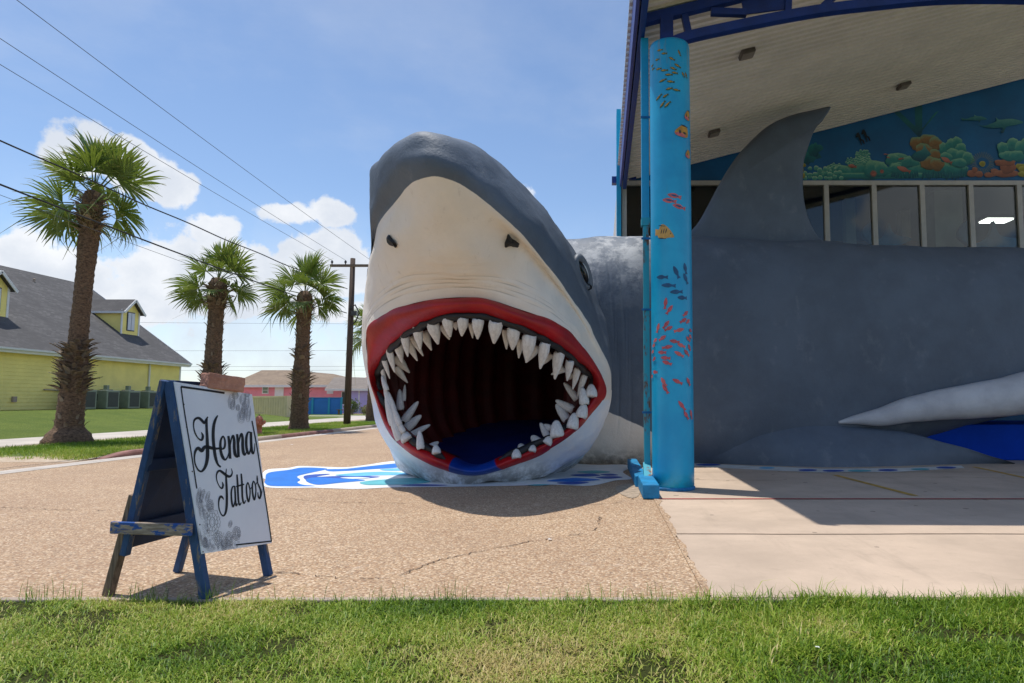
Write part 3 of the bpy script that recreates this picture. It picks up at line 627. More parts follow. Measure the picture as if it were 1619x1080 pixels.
# lower shoals (close-up x/2.7+980, y/2.7+400)
for x, y, l, r_ in ((180, 102, 29, 5), (240, 83, 30, 66), (280, 65, 26, 78), (282, 108, 26, 62), (207, 139, 32, 5), (241, 167, 29, -3), (267, 191, 24, 0)): col_fish(980 + x / 2.7, 400 + y / 2.7, l / 2.7, 3.6, r_, M_fnv)
for x, y, l, r_ in ((195, 215, 26, 98), (211, 243, 24, -55 + 180), (281, 258, 18, 140), (271, 288, 20, 150), (292, 290, 14, 140), (165, 318, 22, 108), (197, 306, 22, 130), (207, 323, 20, 155), (252, 330, 24, 165), (182, 363, 20, 150), (155, 370, 14, 150), (149, 391, 12, 160), (233, 378, 22, 10), (202, 402, 24, 172), (262, 395, 20, 20), (181, 424, 20, 5), (146, 418, 12, 160), (252, 432, 24, 28), (286, 426, 20, 42), (298, 402, 16, 60), (293, 366, 16, 40), (195, 448, 22, 6), (151, 450, 14, 145), (201, 469, 22, 20), (155, 507, 16, 5), (144, 525, 12, 165), (188, 550, 22, 58), (245, 549, 24, 26), (195, 580, 24, 58), (293, 549, 20, 60), (264, 652, 26, 52), (283, 693, 22, 55), (306, 690, 22, 75), (303, 328, 10, 20), (302, 355, 12, 40)):
    col_fish(980 + x / 2.7, 400 + y / 2.7, l / 2.7, 3.0, r_, M_fred if (x + y) % 3 else M_fpk)
# soffit lamps
M_lampglass = simple('lamp_lens', S(150, 140, 126), .3, .2, 4, .2); M_lamprim = simple('lamp_rim', S(96, 88, 80), .5, .2, 4, .1)
for px, py in ((1180, 82), (1428, 133), (1128, 208)):
    best = min(np.arange(9, 20, .02), key=lambda Y: abs(P(px, py, Y)[2] - soffit_z(P(px, py, Y)[0])))
    x, y, z = P(px, py, best); z = soffit_z(x)
    sl = Vector((1, 0, .264)).normalized(); nn = Vector((.264, 0, -1)).normalized(); c = Vector((x, y, z)) + nn * .08
    c = c - nn * .03; fx = MB().bar(c - sl * .15, c + sl * .15, .32, .09).build('soffit_lamp', M_lamprim, canopy); bevel(fx, .02)
    MB().bar(c + nn * .047 - sl * .12, c + nn * .047 + sl * .12, .26, .02).build('lamp_lens', M_lampglass, fx)
# downpipe beside the column
M_rust = NT('rusted_turquoise_pipe')
def rust():
    t = M_rust; k = t.ramp(t.noise(3.5, 6, .7, stretch=(2, 2, .6)), .5, .62); cc = t.mix(k, S(40, 160, 180), S(112, 66, 34)); t.color(cc); t.rough(.6); t.bump(t.noise(60, 4), .3, .01)
rust()
pipe = tag(empty('downpipe', (.74, 11.3, 0)), 'square turquoise downpipe with rusty joint left of the fish column', 'downpipe')
x0, x1 = P(1015, 400, 11.3)[0], P(1026, 400, 11.3)[0]
zj = P(1020, 350, 11.3)[2]; zt = P(1020, 62, 11.3)[2]
box_obj('pipe_section', (x0, 11.25, zj + .05), (x1 + .01, 11.4, zt), M_sky_blue, pipe); box_obj('pipe_joint', (x0 - .01, 11.24, zj - .08), (x1 + .02, 11.41, zj + .05), M_rust.m, pipe)
box_obj('pipe_section', (x0 + .02, 11.26, .35), (x1, 11.39, zj - .08), M_rust.m, pipe)
for z in (1.2, 2.9, 4.1, 6.2): box_obj('pipe_strap', (x0 - .012, 11.235, z), (CXm - .2, 11.249, z + .035), M_weld, pipe)
MB().bar((.75, 11.32, .36), (.75, 11.05, .16), .12, .12).build('pipe_shoe', M_rust.m, pipe)
# turquoise timbers on the ground along the apron edge
M_timb = simple('turquoise_timber_paint', S(14, 130, 182), .6, .3, 4, .4, 40)
st = tag(empty('parking_timber', (.75, 9.95, 0)), 'short turquoise parking timber at the foot of the fish column', 'parking timber', None)
bevel(MB().box((.60, 9.9, .008), (.84, 11.25, .215)).build('timber', M_timb, st), .02)
st2 = tag(empty('parking_timber', (.68, 13, 0)), 'long turquoise parking timber running back beside the shark', 'parking timber')
bevel(MB().box((.56, 11.30, .0), (.76, 14.6, .19)).build('timber', M_timb, st2), .02)
# broken pale patch of dirt by the timbers
M_dirt = simple('pale_grit', S(168, 150, 130), .95, .35, 9, .6, 40)
tag(sheet('grit_patch', [G(380 + x / 2.53, 700 + y / 2.53)[:2] for x, y in spline([(1500, 180), (1530, 168), (1575, 165), (1600, 190), (1590, 215), (1560, 222), (1520, 205)], 4, True)], M_dirt, .006), kind='structure')

# ================================================================== SHARK
shark = tag(empty('shark_sculpture', (-2.2, 12.5, 0)), 'giant grey and white walk-through shark sculpture with wide open red mouth', 'sculpture')
SO = worigin(shark)
GREY = S(90, 101, 115); WHITE = S(240, 231, 218)
def shark_mat():
    t = NT('shark_paint'); a = t.attr('paint'); lo = t.attr('fold')
    edge = t.math('ADD', a.outputs['Fac'], t.math('MULTIPLY', t.math('SUBTRACT', t.noise(2.2, 4, .6), .5), .09))
    k = t.ramp(edge, -.012, .012)
    g = t.mix(t.ramp(t.noise(.9, 6, .65), .3, .72), dark(GREY, .86), dark(GREY, 1.12))
    sc = t.ramp(t.noise(1.7, 7, .68, stretch=(1.2, 1.2, .8)), .56, .72); g = t.mix(t.math('MULTIPLY', sc, .22), g, S(150, 154, 160))
    w = t.mix(t.ramp(t.noise(.8, 6, .65), .3, .72), dark(WHITE, .9), WHITE)
    st = t.ramp(t.noise(3.2, 6, .7, stretch=(2.2, 2.2, .35)), .58, .76); w = t.mix(t.math('MULTIPLY', st, .35), w, S(150, 134, 112))
    sp = t.n('ShaderNodeSeparateXYZ'); t.l(t.obj(), sp.inputs[0])
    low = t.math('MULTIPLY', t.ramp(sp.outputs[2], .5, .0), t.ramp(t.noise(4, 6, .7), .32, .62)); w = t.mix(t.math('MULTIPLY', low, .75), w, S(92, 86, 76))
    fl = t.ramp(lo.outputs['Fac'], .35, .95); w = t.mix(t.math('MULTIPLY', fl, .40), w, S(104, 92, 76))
    jaw = t.ramp(a.outputs['Fac'], 3.2, 4.6); w = t.mix(t.math('MULTIPLY', jaw, .85), w, t.mix(t.ramp(t.noise(1.4, 5, .6), .35, .7), S(206, 220, 238), S(236, 238, 240)))
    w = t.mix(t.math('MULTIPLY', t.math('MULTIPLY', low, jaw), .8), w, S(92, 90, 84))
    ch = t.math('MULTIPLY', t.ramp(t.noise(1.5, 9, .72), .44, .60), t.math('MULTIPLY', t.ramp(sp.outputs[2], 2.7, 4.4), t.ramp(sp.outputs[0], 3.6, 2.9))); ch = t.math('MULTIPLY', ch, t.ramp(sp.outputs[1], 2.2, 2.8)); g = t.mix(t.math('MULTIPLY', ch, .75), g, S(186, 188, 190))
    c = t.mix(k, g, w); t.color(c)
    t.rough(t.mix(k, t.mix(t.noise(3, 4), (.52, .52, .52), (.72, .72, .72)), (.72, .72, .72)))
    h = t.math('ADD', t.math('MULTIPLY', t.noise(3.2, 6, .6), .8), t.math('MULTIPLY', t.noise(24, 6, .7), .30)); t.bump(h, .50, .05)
    return t.m
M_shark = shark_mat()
def paint(name, c, var=.2, rough=.5, bsc=26): return simple(name, c, rough, var, 3.0, .35, bsc, .02)
M_lip = NT('red_lip_paint')
def lip():
    t = M_lip; a = t.ramp(t.noise(1.6, 6, .65, stretch=(1, 1, 1)), .3, .7); c = t.mix(a, S(140, 4, 14), S(172, 8, 18)); s = t.ramp(t.noise(5, 6, .7, stretch=(.6, .6, 2.5)), .62, .8); c = t.mix(t.math('MULTIPLY', s, .25), c, S(190, 70, 60)); c = t.mix(t.ramp(t.attr('blue').outputs['Fac'], .45, .55), c, t.mix(a, S(2, 42, 120), S(10, 66, 160)))
    t.color(c); t.rough(.42); t.bump(t.noise(14, 5, .65), .35, .02)
lip()
M_gum = paint('black_gum_paint', S(26, 27, 31), .3, .55, 18); M_tooth = NT('tooth_paint')
def tooth_paint():
    t = M_tooth; a = t.ramp(t.noise(6, 5, .65), .3, .7); c = t.mix(a, S(196, 194, 192), S(222, 222, 220)); s = t.ramp(t.noise(16, 6, .7, stretch=(1, 1, .3)), .58, .76); c = t.mix(t.math('MULTIPLY', s, .4), c, S(146, 134, 114))
    t.color(c); t.rough(.55); t.bump(t.noise(24, 5, .65), .35, .015)
tooth_paint()
M_throat = paint('dark_red_throat_paint', S(78, 12, 12), .3, .6); M_tongue = NT('blue_floor_paint')
def tongue_paint():
    t = M_tongue; a = t.ramp(t.noise(1.5, 6, .65), .3, .7); c = t.mix(a, S(6, 30, 98), S(14, 48, 124)); s = t.ramp(t.noise(3.4, 7, .72, stretch=(1, 3, 1)), .58, .70)
    sp = t.n('ShaderNodeSeparateXYZ'); t.l(t.obj(), sp.inputs[0]); s = t.math('MULTIPLY', s, t.ramp(sp.outputs[1], .3, -.5)); c = t.mix(t.math('MULTIPLY', s, .8), c, S(140, 146, 150)); t.color(c); t.rough(.5); t.bump(t.noise(18, 5), .3, .02)
tongue_paint()
# rings of the head, clockwise from the middle of the upper lip (16 stations)
YL = [10.45, 10.55, 10.95, 11.5, 12.15, 12.05, 11.9, 11.85, 11.62, 11.65, 11.7, 11.75, 11.85, 11.8, 11.25, 10.65]
R0p = [(755, 495), (820, 514), (872, 539), (911, 568), (938, 602), (912, 656), (874, 688), (810, 716), (749, 737), (700, 717), (660, 697), (630, 672), (605, 628), (595, 592), (621, 543), (682, 504)]
R1p = [(749, 471), (820, 489), (881, 513), (921, 548), (958, 613), (934, 656), (893, 695), (828, 730), (751, 751), (694, 738), (645, 713), (613, 679), (592, 621), (583, 572), (586, 516), (652, 481)]
R2p = [(712, 385, 9.75), (806, 386, 10.15), (868, 440, 10.95), (930, 530, 11.75), (963, 608, 12.35), (955, 652, 12.35), (925, 706, 12.4), (850, 752, 12.3), (745, 764.5, 11.66), (685, 757, 11.95), (632, 722, 12.0), (603, 683, 12.05), (584, 618, 12.15), (577, 560, 12.1), (578, 455, 11.45), (620, 385, 10.25)]
R3p = [(700, 281, 9.12), (798, 345, 9.75), (884, 445, 11.0), (945, 540, 12.0), (967, 606, 12.6), (960, 660, 12.8), (915, 730, 13.6), (850, 754, 12.75), (745, 767, 11.75), (680, 760, 12.3), (635, 736, 12.6), (606, 690, 12.5), (586, 622, 12.6), (578, 556, 12.5), (583, 420, 11.6), (630, 312, 9.75)]
R4p = [(692, 238, 9.05), (798, 306, 9.75), (896, 420, 11.3), (946, 500, 12.5), (966, 590, 13.0), (955, 668, 13.2)]
R5p = [(688, 206, 9.42), (801, 271, 10.3), (905, 393, 12.15), (938, 452, 13.2), (962, 560, 13.4), (950, 668, 13.6)]
R4b = [(-.75, 13.9, -.06), (-1.2, 13.4, -.06), (-2.3, 12.4, -.06), (-3.2, 12.9, -.04), (-3.85, 13.1, .1), (-4.05, 13.1, .8), (-4.15, 13.2, 1.5), (-4.2, 13.1, 2.1)]
R5b = [(-.7, 14.3, -.08), (-1.2, 13.9, -.08), (-2.2, 13.2, -.08), (-3.0, 13.5, -.08), (-3.6, 13.7, .0), (-3.85, 13.9, .7), (-3.95, 14.0, 1.6), (-3.95, 13.9, 2.4)]
R0 = [P(*p, y) for p, y in zip(R0p, YL)]; R1 = [P(*p, y) for p, y in zip(R1p, YL)]
R1 = [(p[0], p[1] - .05, p[2]) for p in R1]
R2 = [P(*p) for p in R2p]; R3 = [P(*p) for p in R3p]
R4 = [P(*p) for p in R4p] + R4b + [P(588, 378, 11.0), P(610, 275, 9.65)]
R5 = [P(*p) for p in R5p] + R5b + [P(592, 330, 11.6), P(604, 250, 10.1)]
R6 = [(-2.25, 11.0, 5.35), (-1.35, 11.7, 5.1), (-.55, 13.3, 4.45), (-.22, 14.0, 3.4), (-.05, 14.3, 2.2), (-.3, 14.5, .9), (-.8, 14.7, -.1), (-1.3, 14.6, -.1), (-2.1, 14.4, -.1), (-2.8, 14.5, -.1), (-3.4, 14.6, -.1), (-3.8, 14.7, .8), (-3.9, 14.6, 1.8), (-3.85, 14.0, 2.9), (-3.6, 12.6, 4.3), (-3.05, 11.4, 5.1)]
R7 = [(-1.9, 14.8, 4.75), (-1.3, 14.9, 4.7), (-.5, 15.1, 4.3), (-.1, 15.3, 3.4), (0, 15.4, 2.4), (-.1, 15.6, 1.2), (-.7, 16.0, .0), (-1.4, 16.2, -.1), (-1.9, 16.3, -.1), (-2.6, 16.4, .0), (-3.2, 16.4, .4), (-3.5, 16.4, 1.3), (-3.55, 16.3, 2.2), (-3.45, 16.0, 3.1), (-3.2, 15.4, 4.0), (-2.6, 15.0, 4.6)]
KS, RS = 8, 8
def loft(rings, ks=KS, rs=RS):
    a = np.array(rings, float)                      # (r, k, 3)
    b = spline(a, rs)                               # along rings
    c = spline(np.transpose(b, (1, 0, 2)), ks, True)
    return np.transpose(c, (1, 0, 2))               # (r', k', 3)
def to_obj(name, grid, m, parent, attrs=None, smooth=True, closed=True, cap=False):
    nr, nk = grid.shape[:2]; f = grid_faces(nr, nk, closed)
    if cap: f.append(tuple((nr - 1) * nk + k for k in range(nk)))
    me = mesh_from([Vector(p) - worigin(parent) for p in grid.reshape(-1, 3)], f, m, name, smooth)
    for k, v in (attrs or {}).items(): add_attr(me, k, v)
    return link(bpy.data.objects.new(name, me), parent)
hg = loft([R1, R2, R3, R4, R5, R6, R7]); nr, nk = hg.shape[:2]
V = np.repeat((np.arange(nr) / RS)[:, None], nk, 1); U = np.repeat((np.arange(nk) / KS)[None, :], nr, 0)
# white below, grey above: the border runs along ring 3 (index 2) over the snout
vb = np.interp(np.arange(nk) / KS, [0, 3.6, 4.2, 5.0, 11, 12, 13.4, 14, 15, 16], [2, 2, 2.02, 9, 9, 3.0, 2.3, 2.0, 2, 2])
paint_v = vb[None, :] - V
# creases above the upper lip
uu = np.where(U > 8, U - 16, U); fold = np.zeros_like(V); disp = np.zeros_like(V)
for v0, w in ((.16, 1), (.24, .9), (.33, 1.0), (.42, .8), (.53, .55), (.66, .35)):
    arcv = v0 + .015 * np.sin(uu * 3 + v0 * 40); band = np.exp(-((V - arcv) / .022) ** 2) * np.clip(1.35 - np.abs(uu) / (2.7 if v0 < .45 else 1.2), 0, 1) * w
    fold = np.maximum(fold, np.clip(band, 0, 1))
# finer rings where the creases are
RSF = 40
def refine():
    a = np.array([R1, R2, R3, R4, R5, R6, R7], float); q = np.concatenate([[2 * a[0] - a[1]], a, [2 * a[-1] - a[-2]]]); rows = []; vv = []
    for i in range(1, 7):
        for j in range(RSF if i == 1 else 12):
            t = j / (RSF if i == 1 else 12); rows.append(cr(q[i - 1], q[i], q[i + 1], q[i + 2], t)); vv.append(i - 1 + t)
    rows.append(a[-1]); vv.append(6)
    c = spline(np.transpose(np.array(rows), (1, 0, 2)), 14, True); return np.transpose(c, (1, 0, 2)), np.array(vv)
hg, vv = refine(); nr, nk = hg.shape[:2]; U = np.repeat((np.arange(nk) / 14)[None, :], nr, 0); V = np.repeat(vv[:, None], nk, 1)
vb = np.interp(np.arange(nk) / 14, [0, 3.6, 4.2, 5.0, 11, 12, 13.4, 14, 15, 16], [2, 2, 2.02, 9, 9, 3.0, 2.3, 2.0, 2, 2]); paint_v = vb[None, :] - V
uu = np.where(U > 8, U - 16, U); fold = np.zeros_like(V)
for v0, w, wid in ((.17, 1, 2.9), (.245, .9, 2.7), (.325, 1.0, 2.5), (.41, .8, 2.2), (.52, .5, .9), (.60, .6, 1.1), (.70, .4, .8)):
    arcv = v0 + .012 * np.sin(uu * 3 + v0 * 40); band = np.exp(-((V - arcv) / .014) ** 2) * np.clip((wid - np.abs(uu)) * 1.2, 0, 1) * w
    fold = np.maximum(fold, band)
def normals(g):
    du = np.roll(g, -1, 1) - np.roll(g, 1, 1); dv = np.gradient(g, axis=0); n = np.cross(du, dv); return n / (np.linalg.norm(n, axis=2, keepdims=True) + 1e-9)
nrm = normals(hg); ctr = np.array([-2.0, 13.2, 2.2]); sgn = np.sign(np.mean(np.sum(nrm * (hg - ctr), 2))); nrm *= sgn
rough_d = np.array([[mnoise.fractal(Vector(p) * .9, 1.0, 2.0, 3) * .07 + mnoise.noise(Vector(p) * 3.2) * .008 for p in row] for row in hg])
edgek = np.clip(V / .3, 0, 1)
hg = hg + nrm * ((rough_d * edgek) - fold * .014)[..., None]
hg[..., 2] = np.where((hg[..., 2] > -.06) | (V > 3), hg[..., 2], -.06)
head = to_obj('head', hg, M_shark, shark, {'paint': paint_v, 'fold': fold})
# lips: a swollen red band from the rim to the white skin
Rm = [(a[0] * .5 + b[0] * .5, min(a[1], b[1]) - .13, a[2] * .5 + b[2] * .5) for a, b in zip(R0, R1)]
lg = loft([[(p[0], p[1] + .28, p[2]) for p in R0], R0, Rm, R1, [(p[0], p[1] + .12, p[2]) for p in R1]], 12, 8)
lg = np.array([[lump(p, .02, 2.5) for p in row] for row in lg]); lk = np.arange(lg.shape[1]) / 12; lb = np.clip(.5 + (.62 - np.abs(lk - 8.1)) * 4 + .25 * np.sin(lk * 23), 0, 1); to_obj('lips', lg, M_lip.m, shark, {'blue': np.repeat(lb[None, :], lg.shape[0], 0)})
# throat: a ribbed tunnel that bends off into the body
def ring(cx, cy, cz, ang, rx, rz):
    out = []
    for k in range(16):
        a = math.pi / 2 - 2 * math.pi * k / 16; u = rx * math.copysign(abs(math.cos(a)) ** .8, math.cos(a)); w = rz * math.copysign(abs(math.sin(a)) ** .8, math.sin(a))
        out.append((cx + u * math.cos(ang), cy + u * math.sin(ang), cz + w))
    return out
cR0 = np.mean(np.array(R0), axis=0)
T0 = [(p[0], p[1] + .25, p[2]) for p in R0]; T1 = [tuple(cR0 + (np.array(p) - cR0) * 1.05 + np.array((0, .7, 0))) for p in R0]
T2 = ring(-2.15, 13.2, 1.85, R(2), 1.62, 1.72); T3 = ring(-2.0, 14.1, 1.9, R(-14), 1.4, 1.75); T4 = ring(-1.6, 15.0, 1.95, R(-40), 1.3, 1.75); T5 = ring(-.6, 15.95, 2.0, R(-66), 1.2, 1.7); T6 = ring(.9, 16.5, 2.0, R(-86), 1.2, 1.7); T7 = ring(3.2, 16.6, 2.0, R(-90), 1.2, 1.7)
tg = loft([T0, T1, T2, T3, T4, T5, T6, T7], 8, 22); n0 = len(tg)
cen = tg.mean(axis=1, keepdims=True); ph = np.arange(n0)[:, None, None]
rib = .5 + .5 * np.cos(ph * 2 * math.pi / 8.0); rib = np.where(ph > 26, rib ** 2, 0)
tg = tg + (cen - tg) / (np.linalg.norm(cen - tg, axis=2, keepdims=True) + 1e-6) * .10 * rib
to_obj('throat', tg, M_throat, shark, cap=True)
# blue floor that rises into the throat and spills over the lower lip
fl = []
for x0, x1, y0, y1, z0, z1 in ((-2.6, -1.7, 11.66, 11.66, .24, .24), (-3.0, -1.4, 11.95, 11.95, .27, .27), (-3.2, -1.1, 12.2, 12.2, .30, .30), (-3.45, -.75, 12.9, 12.9, .40, .42), (-3.5, -.6, 13.8, 13.6, .55, .62), (-3.3, -.3, 14.8, 14.6, .72, .85), (-2.6, .2, 16.1, 15.4, .92, 1.05)):
    fl.append([lump((x0 + (x1 - x0) * k / 12, y0 + (y1 - y0) * k / 12, z0 + (z1 - z0) * k / 12 + .05 * (2 * k / 12 - 1) ** 2), .015, 3) for k in range(13)])
tgd = spline(np.array([[tuple(p) for p in r_] for r_ in fl]), 5); to_obj('tongue_floor', tgd, M_tongue.m, shark, closed=False)
# gums: upper lumpy roll, lower pads under the teeth
rim = spline(np.array(R0), 10, True)
up = [rim[(i) % 160] for i in range(124, 203)]
mb = MB(); mb.tube([lump((p[0] * .995 + cR0[0] * .005, p[1] + .04, p[2] - .035), .03, 5) for p in up], [.058 + .022 * mnoise.noise(Vector(p) * 6) for p in up], 10); mb.build('upper_gum', M_gum, shark, smooth=True)
for ka, kb in ((42, 74), (88, 124)):
    seg_ = [rim[k] for k in range(ka, kb)]
    pts_ = [lump((p[0], p[1] - .10, p[2] - .035), .06, 4.5) for p in seg_]; m_ = len(pts_)
    mb = MB(); mb.tube(pts_, [(.066 + .045 * mnoise.noise(Vector(p) * 4.5)) * min(1, .3 + min(i_, m_ - 1 - i_) * .2) for i_, p in enumerate(pts_)], 10); mb.build('lower_gum', M_gum, shark, smooth=True)
def rimY(px, py):
    w = [(x - px) ** 2 + (y - py) ** 2 for x, y in R0p]; i = np.argsort(w)[:2]; a, b = math.sqrt(w[i[0]]), math.sqrt(w[i[1]]); return (YL[i[0]] * b + YL[i[1]] * a) / (a + b)
def tooth_mesh(seed, blunt=False):
    rs = random.Random(seed); prof = [(0, .94), (.08, 1.0), (.25, .98), (.45, .84), (.65, .62), (.82, .40), (.93, .25), (.985, .16), (1.0, .03)] if not blunt else [(0, .92), (.1, 1.0), (.3, .96), (.5, .86), (.68, .72), (.83, .56), (.93, .38), (.985, .2), (1.0, .04)]; vs = []; seg = 14
    for z, r_ in prof:
        for k in range(seg):
            a = 2 * math.pi * k / seg; j = 1 + rs.uniform(-.05, .05); x = .5 * r_ * math.cos(a) * j; y = .40 * r_ * math.sin(a) * j
            if z == 0: zz = -.02 + .05 * math.sin(3 * a + seed)
            else: zz = z
            vs.append((x + .05 * z * z * (1 if seed % 2 else -1), y + .16 * z * z, zz))
    n = len(prof); fs = [(i * seg + k, i * seg + (k + 1) % seg, (i + 1) * seg + (k + 1) % seg, (i + 1) * seg + k) for i in range(n - 1) for k in range(seg)] + [tuple(range(seg)), tuple((n - 1) * seg + k for k in range(seg))]
    return mesh_from(vs, fs, M_tooth.m, 'tooth', True)
TM = [tooth_mesh(i) for i in range(5)]; TB = [tooth_mesh(i, True) for i in range(5)]
tcount = [0]
def tooth(bx, by, tx, ty, w, dy=0.0, ty_off=.12, pad=False):
    Y = rimY(bx, by) + dy; a = Vector(P(bx, by, Y)); b = Vector(P(tx, ty, Y + ty_off)); z = (b - a); L_ = z.length; z.normalize()
    wd = w * Y / FOC; y = Vector((0, 1, 0)); y = (y - z * y.dot(z)).normalized(); x = y.cross(z)
    a = a - z * L_ * .12; L_ *= 1.12
    m = Matrix(((x.x * wd, y.x * wd, z.x * L_, a.x - SO.x), (x.y * wd, y.y * wd, z.y * L_, a.y - SO.y), (x.z * wd, y.z * wd, z.z * L_, a.z - SO.z), (0, 0, 0, 1)))
    o = bpy.data.objects.new('tooth', (TB if pad else TM)[tcount[0] % 5]); tcount[0] += 1; link(o, shark); o.matrix_local = m
z1 = lambda x, y: (580 + x / 7.2, 480 + y / 7.2); z2 = lambda x, y: (770 + x / 7.2, 490 + y / 7.2); z3 = lambda x, y: (590 + x / 6.355, 600 + y / 6.355); z4 = lambda x, y: (790 + x / 6.0, 590 + y / 6.0)
for zf, sc, rows, dy, pad, off in (
    (z1, 7.2, [(172, 742, 222, 945, 55), (198, 640, 262, 860, 66), (262, 560, 310, 790, 84), (355, 480, 405, 680, 104), (435, 385, 458, 610, 104), (580, 300, 600, 530, 118), (755, 250, 815, 470, 150), (920, 195, 940, 390, 132), (1095, 190, 1082, 380, 132), (1265, 205, 1250, 412, 138)], .02, False, .10),
    (z2, 7.2, [(100, 165, 65, 390, 166), (300, 240, 295, 465, 160), (480, 330, 440, 600, 170), (655, 420, 608, 680, 128), (815, 525, 762, 795, 132), (940, 610, 905, 815, 98), (1025, 700, 978, 912, 86), (1100, 780, 1025, 1000, 78)], .02, False, .10),
    (z1, 7.2, [(345, 630, 490, 790, 110), (345, 750, 460, 910, 90), (485, 470, 570, 660, 92), (530, 400, 645, 600, 84), (660, 350, 730, 540, 104), (870, 265, 945, 415, 92), (1005, 215, 1010, 310, 76), (1190, 245, 1200, 400, 66)], .42, False, .10),
    (z2, 7.2, [(215, 255, 225, 455, 92), (380, 370, 355, 555, 84), (545, 430, 440, 610, 122), (720, 525, 585, 650, 72), (860, 675, 720, 735, 84), (970, 740, 930, 800, 70)], .42, False, .10),
    (z3, 6.355, [(240, 545, 130, 190, 74), (335, 600, 288, 528, 112), (475, 675, 465, 512, 78), (635, 735, 630, 655, 86), (185, 410, 118, 175, 70), (165, 250, 110, 60, 62), (130, 90, 80, -40, 52), (255, 430, 180, 230, 62), (205, 300, 150, 120, 58), (290, 505, 195, 345, 62)], .06, True, .05),
    (z3, 6.355, [(272, 275, 265, 95, 74), (310, 190, 315, 50, 40), (325, 392, 455, 220, 78), (350, 475, 485, 360, 88), (400, 550, 570, 450, 66), (560, 685, 660, 630, 66)], .5, True, .05),
    (z4, 6.0, [(160, 795, 150, 715, 78), (310, 735, 325, 678, 62), (450, 662, 490, 600, 74), (545, 585, 525, 445, 114), (690, 505, 720, 375, 98), (775, 405, 800, 285, 94), (802, 275, 785, 130, 82), (870, 208, 875, 100, 92)], .05, True, .04),
    (z4, 6.0, [(228, 735, 175, 675, 82), (362, 655, 300, 590, 78), (450, 592, 380, 470, 60), (480, 522, 415, 485, 52), (625, 425, 535, 290, 74), (672, 335, 525, 260, 68), (716, 225, 610, 85, 62)], .45, True, .05)):
    for bx, by, tx, ty, w in rows: tooth(*zf(bx, by), *zf(tx, ty), w / sc * ((1.2 if zf is z4 else 1.05) if pad else 1.0), dy - ((.26 if dy < .2 else .12) if pad else 0), off, pad)
# nostrils
M_hole = simple('black_paint', S(14, 14, 15), .6, .2, 5, .1)
for pts, Y in (([(799, 390), (803, 372), (810, 378), (819, 385), (817, 391), (808, 389)], 10.02), ([(612, 381), (615, 372), (620, 377), (627, 388), (622, 390), (616, 387)], 10.2)):
    # sunk black openings, moulded on the skin
    c = (sum(p[0] for p in pts) / len(pts), sum(p[1] for p in pts) / len(pts))
    q = spline(pts, 3, True)
    def on_skin(px, py):
        dd = np.array([0.0])
        best = None
        for row in hg[:60:2]:
            for p in row[::2]:
                if p[1] > 11.6: continue
                u = Vector(p) - Vector((0, 0, CAM_H)); d = u.y * math.cos(PITCH) + u.z * math.sin(PITCH); up_ = -u.y * math.sin(PITCH) + u.z * math.cos(PITCH)
                e = (CX + FOC * u.x / d - px) ** 2 + (CY - FOC * up_ / d - py) ** 2
                if best is None or e < best[0]: best = (e, p[1])
        return best[1]
    Ys = [on_skin(a, b) for a, b in q]; yc = on_skin(*c)
    inner = [P(a, b, y - .03) for (a, b), y in zip(q, Ys)]; outer = [P(c[0] + (a - c[0]) * 1.25, c[1] + (b - c[1]) * 1.25, y + .05) for (a, b), y in zip(q, Ys)]
    n = len(q); mb = MB(); mb.add(inner + outer + [P(*c, min(Ys) - .03)], [(i, (i + 1) % n, (i + 1) % n + n, i + n) for i in range(n)] + [(2 * n, (i + 1) % n, i) for i in range(n)]); mb.build('nostril', M_hole, shark)
# eye with raised lid
M_eye = simple('eye_gloss_black', S(10, 10, 12), .12, .1, 5, 0); M_eyew = simple('eye_white_paint', S(200, 204, 206), .4, .1, 5, 0); M_lid = simple('lid_grey_paint', S(104, 112, 122), .5, .15, 3, .3, 30)
ec = Vector(P(920, 431, 12.30)); ex = Vector((.42, .62, -.66)).normalized()
def ellip(mb, c, ax, ay, az, a, b, d, seg=16, rings=10):
    vs = []
    for i in range(rings + 1):
        th = math.pi * i / rings
        for k in range(seg):
            ph_ = 2 * math.pi * k / seg; vs.append(c + ax * (a * math.sin(th) * math.cos(ph_)) + ay * (b * math.sin(th) * math.sin(ph_)) + az * (d * math.cos(th)))
    mb.add(vs, [(i * seg + k, i * seg + (k + 1) % seg, (i + 1) * seg + (k + 1) % seg, (i + 1) * seg + k) for i in range(rings) for k in range(seg)])
elong = (Vector(P(928, 453, 12.45)) - Vector(P(912, 411, 12.2))).normalized(); enorm = Vector((.80, -.55, .2)); enorm = (enorm - elong * enorm.dot(elong)).normalized(); eside = elong.cross(enorm)
mb = MB(); ellip(mb, ec, elong, eside, enorm, .25, .11, .09); eye = mb.build('eye', M_eye, shark, smooth=True)
mb = MB(); ellip(mb, ec + eside * (.055 if eside.x > 0 else -.055) + enorm * .035, elong, eside, enorm, .17, .045, .055); mb.build('eye_white', M_eyew, eye, smooth=True)
loopp = [ec + elong * (.29 * math.cos(a)) + eside * (.15 * math.sin(a)) + enorm * .01 for a in np.linspace(0, 2 * math.pi, 25)]
mb = MB(); mb.tube(loopp, [.055 + .03 * (1 if math.sin(a) * (1 if eside.x > 0 else -1) > 0 else 0) for a in np.linspace(0, 2 * math.pi, 25)], 8, caps=False); mb.build('eyelid', M_lid, eye, smooth=True)

